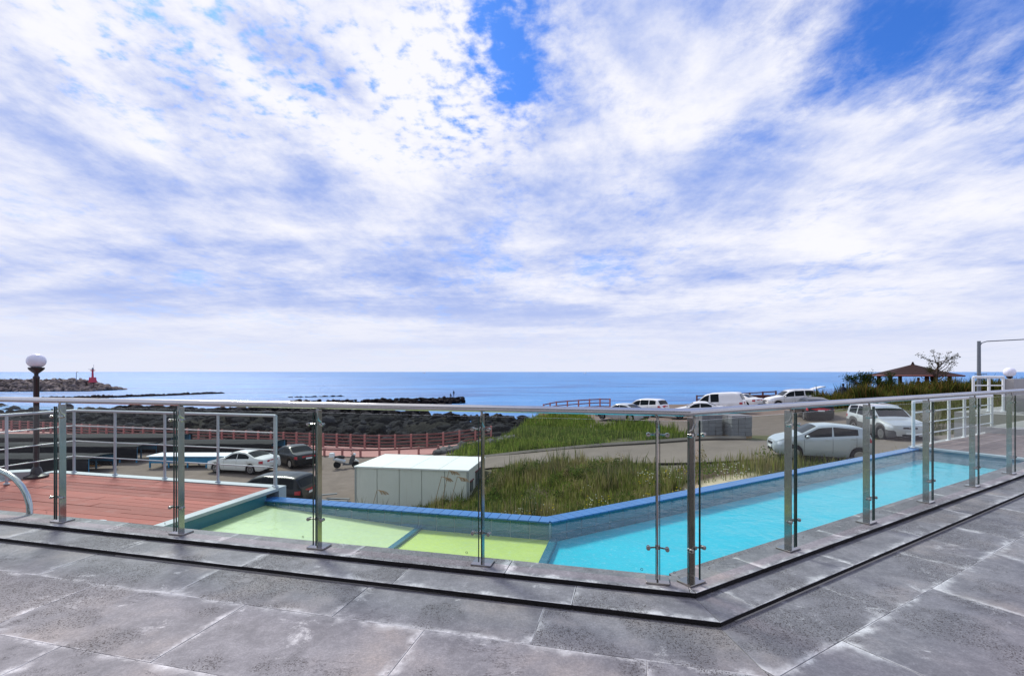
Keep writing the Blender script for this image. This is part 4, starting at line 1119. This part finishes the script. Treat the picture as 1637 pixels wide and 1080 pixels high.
# boulders where the promenade meets the grass bank, loose boards in the lot
bp = []; bs_ = []
for k in range(60):
    t_ = random.random(); x = -6.0+6.5*t_; y = 36.3+2.6*t_+random.gauss(0, .35); bp.append((x, y, gz(x, y)+.15)); bs_.append(random.uniform(.25, .6))
struct(link('bank_boulders', rocks('bank_boulders', bp, bs_, 'armour_rock', lambda: np.array((.10, .095, .095))*random.uniform(.5, 1.4), .8)), 'stuff')
z = gz(-9.3, 24.6)
for k in range(6):
    o = tag(obj('loose_board', MB().box((-9.6+random.uniform(-.5, .6), 24.6+random.uniform(-.4, .4), z+.07+.05*k), (random.uniform(1.2, 2.0), .18, .045), random.uniform(-.5, .5), 1, .004), 'block_grey'), 'weathered grey board in the loose pile behind the pool coping', 'board', 'loose boards piled in the lot')
# fish drying racks and tanks in the lower lot
def rack(label, x0, x1, y0, y1, h, cover, frame, name='drying_rack', skew=0.0):
    z = gz((x0+x1)/2, (y0+y1)/2)+.02; t = thing(name, label, 'rack' if name == 'drying_rack' else 'tank', ((x0+x1)/2, (y0+y1)/2, z))
    nx_ = max(2, int((x1-x0)/1.2))
    for i in range(nx_+1):
        for yy in (y0, y1):
            x = x0+(x1-x0)*i/nx_; obj('leg', MB().box((x, yy, z+h/2), (.08, .08, h)), frame, t)
    obj('side_board', MB().box(((x0+x1)/2, y0, z+h-.25), (x1-x0, .06, .45)), frame, t)
    obj('side_board', MB().box(((x0+x1)/2, y1, z+h-.25), (x1-x0, .06, .45)), frame, t)
    rows_ = []
    for x in np.linspace(x0-.15, x1+.15, 24):
        rows_.append([(x, y, z+h+.03+.10*math.sin(math.pi*(y-y0+.2)/(y1-y0+.4))*(1 if cover == 'black_net' else .1)+random.uniform(-.02, .02)*(cover == 'black_net')-((.85 if cover == 'black_net' else .05) if (y < y0-.15 or y > y1+.15) else 0)) for y in [y0-.16, y0-.145]+list(np.linspace(y0-.04, y1+.04, 5))+[y1+.145, y1+.16]])
    obj('cover', MB().grid(rows_), cover, t)
rack('blue trough with a flat white cover standing in the lower lot', -25.0, -19.8, 33.0, 34.2, .8, 'tarp_white', 'blue_frp', 'fish_tank')
rack('long rack under black netting behind the white covered trough', -26.5, -18.2, 36.0, 38.2, 1.15, 'black_net', 'blue_frp')
rack('long rack under black netting between the trough and the globe lamp', -38.5, -27.5, 35.0, 37.0, 1.15, 'black_net', 'blue_frp')
rack('wide rack under black netting nearest the promenade fence', -46, -28, 39.2, 41.5, 1.2, 'black_net', 'blue_frp')
rack('short rack under black netting near the deck corner', -36, -27.5, 31.0, 33.0, 1.0, 'black_net', 'blue_frp')
z = gz(-25.5, 31.5)
tag(obj('crate', MB().box((-29.7, 34.0, z+.30), (.7, .6, .6), .1, 1.08), 'orange_plastic'), 'orange plastic crate beside the black netted racks', 'crate')
tag(obj('crate', MB().box((-30.9, 33.6, z+.22), (1.2, .7, .4), .1, 1.05), 'blue_frp'), 'low blue plastic crate beside the black netted racks', 'crate')

# gazebo on the headland
def gazebo():
    x, y = 36.9, 44.0; zg = gz(x, y); ze = CAM_Z-.30; zp = CAM_Z+.70; w = 3.5
    t = thing('gazebo', 'wooden gazebo with a low brown hipped roof behind the hedge', 'gazebo', (x, y, zg))
    a = R(12); ca, sa = math.cos(a), math.sin(a); rot = lambda p: (x+p[0]*ca-p[1]*sa, y+p[0]*sa+p[1]*ca, p[2])
    n = 6; e = [(w*math.cos(2*math.pi*k/n), w*math.sin(2*math.pi*k/n)) for k in range(n)]
    rf = None
    for k in range(n):
        p, q = e[k], e[(k+1) % n]; rows_ = []
        for f in (0, .35, .7, .97):
            s = 1-f; zz = ze+(zp-ze)*(f**1.15); rows_.append([rot((p[0]*s, p[1]*s, zz)), rot((q[0]*s, q[1]*s, zz))])
        rows_ = [[rot((p[0], p[1], ze-.12)), rot((q[0], q[1], ze-.12))]]+rows_
        obj('roof_panel', MB().grid(rows_), 'roof_brown', t)
        obj('fascia', MB().tube([rot((p[0], p[1], ze-.05)), rot((q[0], q[1], ze-.05))], .07, 4), 'fence_red', t)
        obj('column', MB().box(rot((p[0]*.72, p[1]*.72, (zg+ze)/2)), (.22, .22, ze-zg)), 'fence_dark', t)
        obj('bench', MB().box(rot(((p[0]+q[0])*.34, (p[1]+q[1])*.34, zg+.62)), (1.9, .4, .08), a+2*math.pi*(k+.5)/n+math.pi/2), 'fence_dark', t)
    obj('finial', MB().lathe([(.12, -.06), (.13, .03), (.06, .08), (.10, .14), (.02, .22)], (x, y, zp), 10), 'roof_brown', t)
    obj('floor', MB().lathe([(w*.8, 0), (w*.8, .2)], (x, y, zg), 6), 'fence_dark', t)
gazebo()

# street light pole on the right
sp = Vector(((1565-818.5)/764*21, 21.0, 0)); sz = gz(sp.x, sp.y); ztop_ = CAM_Z+(594-545)/764*21
t = thing('street_light', 'grey steel street light pole with a long thin arm behind the white railing', 'street light', (sp.x, sp.y, sz))
obj('pole', MB().tube([(sp.x, sp.y, sz), (sp.x, sp.y, ztop_)], .075, 12, [.085, .065]), 'light_pole', t, 40)
obj('arm', MB().tube([(sp.x, sp.y, ztop_-.28), (sp.x+.12, sp.y, ztop_-.08), (sp.x+.35, sp.y, ztop_-.01), (sp.x+3.2, sp.y, ztop_+.14)], .022, 8), 'light_pole', t, 40)
obj('lamp_head', MB().box((sp.x+3.4, sp.y, ztop_+.12), (.5, .18, .08), 0, .8, .02), 'light_pole', t)
obj('cross_bar', MB().tube([(sp.x-.28, sp.y-.1, CAM_Z-.10), (sp.x+.25, sp.y-.1, CAM_Z-.10)], .015, 6), 'light_pole', t)

# ------------------------------------------------------------------ people, all far away
def person(label, x, y, z, top, h=1.68, face=0.0, sit=False):
    t = thing('person', label, 'person', (x, y, z), face)
    k = h/1.68
    m = MB()
    if sit:
        m.tube([(0, 0, .05*k), (0, 0, .20*k), (0, .02, .45*k), (0, .03, .58*k), (0, .03, .66*k), (0, .02, .74*k), (0, 0, .84*k), (0, 0, .90*k)], .1, 12, [.17*k, .19*k, .17*k, .15*k, .055*k, .085*k, .095*k, .03*k])
        for s in (-1, 1):
            m.tube([(s*.09*k, 0, .10*k), (s*.12*k, -.38*k, .24*k), (s*.12*k, -.50*k, .0)], .06, 8, [.09*k, .07*k, .05*k])
            m.tube([(s*.16*k, .02, .54*k), (s*.24*k, -.08*k, .34*k), (s*.12*k, -.30*k, .28*k)], .05, 8, [.06*k, .048*k, .035*k])
    else:
        m.tube([(0, 0, .78*k), (0, 0, .90*k), (0, 0, 1.10*k), (0, 0, 1.32*k), (0, 0, 1.42*k), (0, 0, 1.47*k), (0, 0, 1.55*k), (0, 0, 1.64*k), (0, 0, 1.69*k)], .1, 12, [.15*k, .17*k, .145*k, .18*k, .12*k, .055*k, .085*k, .09*k, .03*k])
        for s in (-1, 1):
            m.tube([(s*.085*k, 0, .88*k), (s*.10*k, 0, .46*k), (s*.10*k, .02*k, .08*k), (s*.10*k, -.10*k, .03*k)], .06, 8, [.09*k, .06*k, .045*k, .04*k])
            m.tube([(s*.17*k, 0, 1.36*k), (s*.24*k, 0, 1.08*k), (s*.22*k, -.08*k, .82*k)], .05, 8, [.055*k, .045*k, .032*k])
    link('body', m.mesh('body', top, 60), t)
    hz = .86*k if sit else 1.63*k
    link('hair', MB().add((IV*np.array([.095, .10, .075])*k+np.array([0, .015, hz])).tolist(), IF.tolist()).mesh('hair', 'hair', 60), t)
pz = Vector(((1348-818.5)/764*40, 40)); person('person in dark clothes standing behind the hedge near the open tailgate', pz.x, pz.y, gz(pz.x, pz.y), 'cloth_dark', 1.75, 2.0)
for px, mm, lab in ((1470, 'cloth_red', 'person in red sitting under the gazebo'), (1482, 'cloth_white', 'person in white sitting under the gazebo')):
    x = (px-818.5)/764*42.5; person(lab, x, 42.6, gz(x, 42.6)+.7, mm, 1.9, 0, True)
for px, mm, lab in ((721, 'cloth_dark', 'dark clothed angler sitting on the hump of the rock spit'), (726, 'cloth_dark', 'dark clothed angler standing on the end of the rock spit')):
    person(lab, (px-818.5)/764*139, 138, S_Z+1.9, mm, 1.7, .6, px == 721)

# ------------------------------------------------------------------ vegetation
def blades(name, xy, zf, hmin, hmax, wid, cols, lean=.35, label=None):
    n = len(xy); x, y = xy[:, 0], xy[:, 1]; z = zf(x, y)
    h = np.random.uniform(hmin, hmax, n)*(.7+.6*np.random.rand(n)); a = np.random.uniform(0, 2*np.pi, n); w = wid*np.random.uniform(.6, 1.4, n)
    la = np.random.uniform(0, 2*np.pi, n); ln = h*lean*np.random.rand(n)
    dx, dy = np.cos(a)*w/2, np.sin(a)*w/2; lx_, ly_ = np.cos(la)*ln, np.sin(la)*ln
    V = np.zeros((n, 5, 3))
    V[:, 0] = np.stack([x-dx, y-dy, z-.05], 1); V[:, 1] = np.stack([x+dx, y+dy, z-.05], 1)
    V[:, 2] = np.stack([x+dx*.8+lx_*.35, y+dy*.8+ly_*.35, z+h*.6], 1); V[:, 3] = np.stack([x-dx*.8+lx_*.35, y-dy*.8+ly_*.35, z+h*.6], 1)
    V[:, 4] = np.stack([x+lx_, y+ly_, z+h], 1)
    i = np.arange(n)*5
    F = np.concatenate([np.stack([i, i+1, i+2], 1), np.stack([i, i+2, i+3], 1), np.stack([i+3, i+2, i+4], 1)])
    pt = clump(x, y, .45, 21)+.6*clump(x, y, 1.6, 31); h_ = (1+.9*pt); V[:, 2:, 2] = (V[:, 2:, 2]-z[:, None])*np.clip(h_, .45, 1.9)[:, None]+z[:, None]
    idx = np.clip((np.random.rand(n)*.75+(pt+.45)*.45)*len(cols), 0, len(cols)-1).astype(int)
    c = np.array(cols)[idx]*np.random.uniform(.65, 1.35, (n, 1))
    return np_mesh(name, V.reshape(-1, 3), F, 'grass', np.repeat(c, 5, 0))
GREEN = [(.085, .12, .022), (.12, .165, .028), (.16, .20, .035), (.20, .22, .05), (.25, .23, .08), (.30, .25, .12)]
FRESH = [(.15, .21, .03), (.19, .24, .04), (.11, .17, .025), (.23, .25, .06)]
def scatter(n, x0, x1, y0, y1, keep):
    P_ = np.stack([np.random.uniform(x0, x1, n), np.random.uniform(y0, y1, n)], 1); k = keep(P_[:, 0], P_[:, 1]); return P_[k]
def clump(x, y, s, sd): return np.array([mnoise.noise(Vector((a*s+sd, b*s, sd))) for a, b in zip(x, y)])
def in_cab(x, y): return (np.abs(x-cab.x) < 3.6) & (np.abs(y-cab.y) < 2.4)
def meadow(x, y):
    c = clump(x, y, .5, 4.0); r_ = np.interp(x, rx, ry)
    dirt = ((x > 6) & (y < 18.6) & (c > -.30)) | ((x > 6.5) & (np.random.rand(len(x)) < .8))
    return (y < r_-np.interp(x, [2, 9], [1.0, 2.6])) & (x > -8+(y-20)*.3) & (x < 17) & ~dirt & (np.random.rand(len(x)) < .8+c*.9) & ~in_cab(x, y)
xy = scatter(210000, -8.5, 17, 11.5, 26, meadow)
md = struct(link('meadow_grass', blades('meadow_grass', xy, ground, .18, .46, .028, GREEN)), 'stuff')
xy = scatter(12000, -8, 8, 11.5, 25, lambda x, y: meadow(x, y) & (clump(x, y, .35, 9) > .1))
struct(link('tall_weeds', blades('tall_weeds', xy, ground, .5, .9, .035, [(.10, .13, .035), (.16, .15, .06), (.20, .17, .09), (.07, .10, .03)], .5)), 'stuff')
def bank(x, y):
    r_ = np.interp(x, rx, ry); return (y > r_+2.9) & (x > -4.5+np.clip(y-34, 0, 20)*.3) & (x < 12+(y > 30)*(-1.5)-(y > 37.5)*3.2) & (y < 50) & (y < np.interp(x, SX, SY)-1.0) & ((y < 38.3) | (x < 7.0)) & ~((x > 10) & (y > 26) & (y < 30)) & (np.random.rand(len(x)) < .6+1.0*clump(x, y, .4, 2))
xy = scatter(60000, -5, 13, 26, 50, bank)
struct(link('bank_grass', blades('bank_grass', xy, ground, .22, .60, .05, FRESH+GREEN[:2])), 'stuff')
def hillside(x, y): return (x > 20.5+(y-22)*.24+clump(x, y, .4, 7)*2) & (y > 25.5) & (x < 56) & ((x > 25.8) | (y < 33))
xy = scatter(34000, 20, 56, 24, 46, hillside)
struct(link('hillside_grass', blades('hillside_grass', xy, ground, .15, .4, .06, [(.10, .12, .035), (.13, .13, .05), (.085, .10, .03)])), 'stuff')
xy = scatter(60000, 26, 58, 36.5, 43.0, lambda x, y: (y > 37.5+clump(x, y, .5, 5)) & (x > 25.8))
hz_ = blades('hedge_growth', xy, ground, .6, 1.05, .08, [(.05, .075, .016), (.085, .11, .022), (.13, .13, .03), (.15, .10, .035), (.04, .06, .015)], .6)
struct(link('hedge_growth', hz_), 'stuff')
# broad-leaved weeds in clumps
def weeds(name, centres, colr, nl, r, h, s):
    V = []; C = []
    for (cx, cy) in centres:
        z0 = gz(cx, cy); tone_ = np.array(colr)*random.uniform(.6, 1.4); rr = r*random.uniform(.6, 1.4); hh = h*random.uniform(.6, 1.4)
        p = np.random.normal(size=(nl, 3))*np.array([rr*.5, rr*.5, 0]); e = np.exp(-(p[:, 0]**2+p[:, 1]**2)/(rr*rr)); p[:, 2] = hh*e*np.random.rand(nl)**.5
        d1 = np.random.normal(size=(nl, 3)); d1 /= np.linalg.norm(d1, axis=1)[:, None]; d2 = np.cross(d1, np.random.normal(size=(nl, 3))); d2 /= np.linalg.norm(d2, axis=1)[:, None]
        q = p+np.array([cx, cy, z0]); k = s*np.random.uniform(.6, 1.4, (nl, 1))
        V.append(np.stack([q-d1*k, q+d2*k*.45, q+d1*k, q-d2*k*.45], 1).reshape(-1, 3)); C.append(np.repeat(tone_*np.random.uniform(.6, 1.4, (nl, 1)), 4, 0))
    V = np.concatenate(V); F = np.arange(len(V)).reshape(-1, 4)
    struct(link(name, np_mesh(name, V, F, 'leaf', np.concatenate(C))), 'stuff')
xy = scatter(900, -8, 12, 12, 25, lambda x, y: meadow(x, y) & (clump(x, y, .6, 17) > .05))
weeds('broadleaf_weeds', xy[:150], (.085, .13, .025), 130, .45, .55, .05)
xy = scatter(700, -8, 9, 12, 25, lambda x, y: meadow(x, y) & (clump(x, y, .5, 27) > .15))
weeds('dry_weeds', xy[:60], (.26, .21, .10), 110, .35, .7, .04)
xy = scatter(600, -4, 11, 27, 48, bank)
weeds('bank_weeds', xy[:110], (.11, .17, .025), 110, .5, .5, .06)
# flowers in the meadow
def flowers(name, n, colr, x0, x1, y0, y1, s=.022):
    xy = scatter(n, x0, x1, y0, y1, lambda x, y: (y < np.interp(x, rx, ry)-3) & (clump(x, y, .8, 13) > .12) & ~in_cab(x, y)); x, y = xy.T; z = ground(x, y)+np.random.uniform(.35, .7, len(x))
    V = []; F = []
    for i in range(len(x)):
        for k in range(2):
            a = k*math.pi/2+i; b = len(V); dx, dy = math.cos(a)*s, math.sin(a)*s
            V += [(x[i]-dx, y[i]-dy, z[i]-s*.6), (x[i]+dx, y[i]+dy, z[i]-s*.6), (x[i]+dx, y[i]+dy, z[i]+s*.8), (x[i]-dx, y[i]-dy, z[i]+s*.8)]; F.append((b, b+1, b+2, b+3))
    struct(link(name, np_mesh(name, V, F, 'grass', np.tile(np.array(colr), (len(V), 1)))), 'stuff')
flowers('yellow_flowers', 1500, (.62, .50, .03), -6, 7, 12, 20)
flowers('white_flowers', 1700, (.62, .62, .52), -3, 9, 12, 20)
# plume grass beside the cabin
for px, hh in ((705, 1.5), (716, 1.7), (728, 1.35), (612, 1.2)):
    q = P(px, 800, 6.2); gz0 = gz(q.x, q.y-2.2); t = thing('plume_grass', 'tall dry plume grass standing in front of the cream cabin', 'grass plume', (q.x, q.y-2.2, gz0), 0, 'dry plumes by the cabin')
    top = (q.x+.35, q.y-2.2, gz0+hh+.6)
    obj('stem', MB().tube([(q.x, q.y-2.2, gz0), (q.x+.08, q.y-2.2, gz0+hh*.7), top], .012, 5), 'pallet_wood', t)
    f = MB()
    for k in range(26):
        a = random.uniform(0, 6.28); b0 = random.uniform(0, .3); s0 = (top[0]-.03+b0*.9, top[1], top[2]-b0*.2)
        f.tube([s0, (s0[0]+.12+.05*math.cos(a), s0[1]+.06*math.sin(a), s0[2]-.04), (s0[0]+.22+.08*math.cos(a), s0[1]+.1*math.sin(a), s0[2]-.18)], .008, 3)
    obj('plume', f, 'pallet_wood', t)
# small trees on the headland
def tree(label, x, y, h, spread, nleaf, leafc, sparse=False, name='small_tree', grp=None):
    z = gz(x, y); t = thing(name, label, 'tree', (x, y, z), 0, grp); tr = MB(); tips = []
    tr.tube([(x, y, z-.1), (x+.05*h*random.uniform(-1, 1), y, z+h*.35), (x+.04*h*random.uniform(-1, 1), y, z+h*.75)], .06, 7, [.10*h/3, .07*h/3, .03*h/3])
    for k in range(9 if not sparse else 16):
        a = random.uniform(0, 6.28); z0 = z+h*random.uniform(.35, .75); l = spread*random.uniform(.5, 1.0)
        e = (x+math.cos(a)*l, y+math.sin(a)*l, z0+h*random.uniform(.12, .35)); m_ = ((x+e[0])/2, (y+e[1])/2, z0+(e[2]-z0)*.35)
        tr.tube([(x, y, z0), m_, e], .02, 5, [.035*h/3, .022*h/3, .008]); tips += [e, ((m_[0]+e[0])/2, (m_[1]+e[1])/2, (m_[2]+e[2])/2)]
    obj('trunk', tr, 'bark', t, 50)
    V = []; F = []; C = []
    for k in range(nleaf):
        c = random.choice(tips); s = random.uniform(.04, .09)*(1 if not sparse else .9); g = .26*spread if not sparse else .08*spread
        p = Vector((c[0]+random.gauss(0, g), c[1]+random.gauss(0, g), c[2]+random.gauss(0, g*.7)))-Vector((x, y, z))
        d1 = Vector((random.gauss(0, 1), random.gauss(0, 1), random.gauss(0, .6))).normalized()*s; d2 = d1.orthogonal().normalized()*s*.5
        b = len(V); V += [tuple(p-d1), tuple(p+d2), tuple(p+d1), tuple(p-d2)]; F.append((b, b+1, b+2, b+3)); C += [np.array(leafc)*random.uniform(.5, 1.5)]*4
    link('crown', np_mesh('crown', V, F, 'leaf', np.array(C)), t)
def at(px, d): return (px-818.5)/764*d, d
x, y = at(1371, 40.5); tree('small dark pine with layered tufts at the hedge end', x, y, 2.3, .75, 1500, (.03, .05, .015), name='pine_tree')
x, y = at(1386, 40.8); tree('slightly taller dark pine beside the hedge end', x, y, 2.5, .75, 1500, (.03, .05, .015), name='pine_tree')
x, y = at(1414, 40.0); tree('dark bushy shrub in front of the gazebo eave', x, y, 2.1, .8, 1700, (.035, .055, .016), name='bush')
x, y = at(1500, 40.5); tree('sparse twiggy tree rising over the gazebo roof', x, y, 3.9, 1.35, 900, (.06, .06, .025), True)
x, y = at(1488, 42.0); tree('thin leggy tree leaning against the gazebo roof', x, y, 3.3, 1.1, 500, (.06, .06, .025), True)
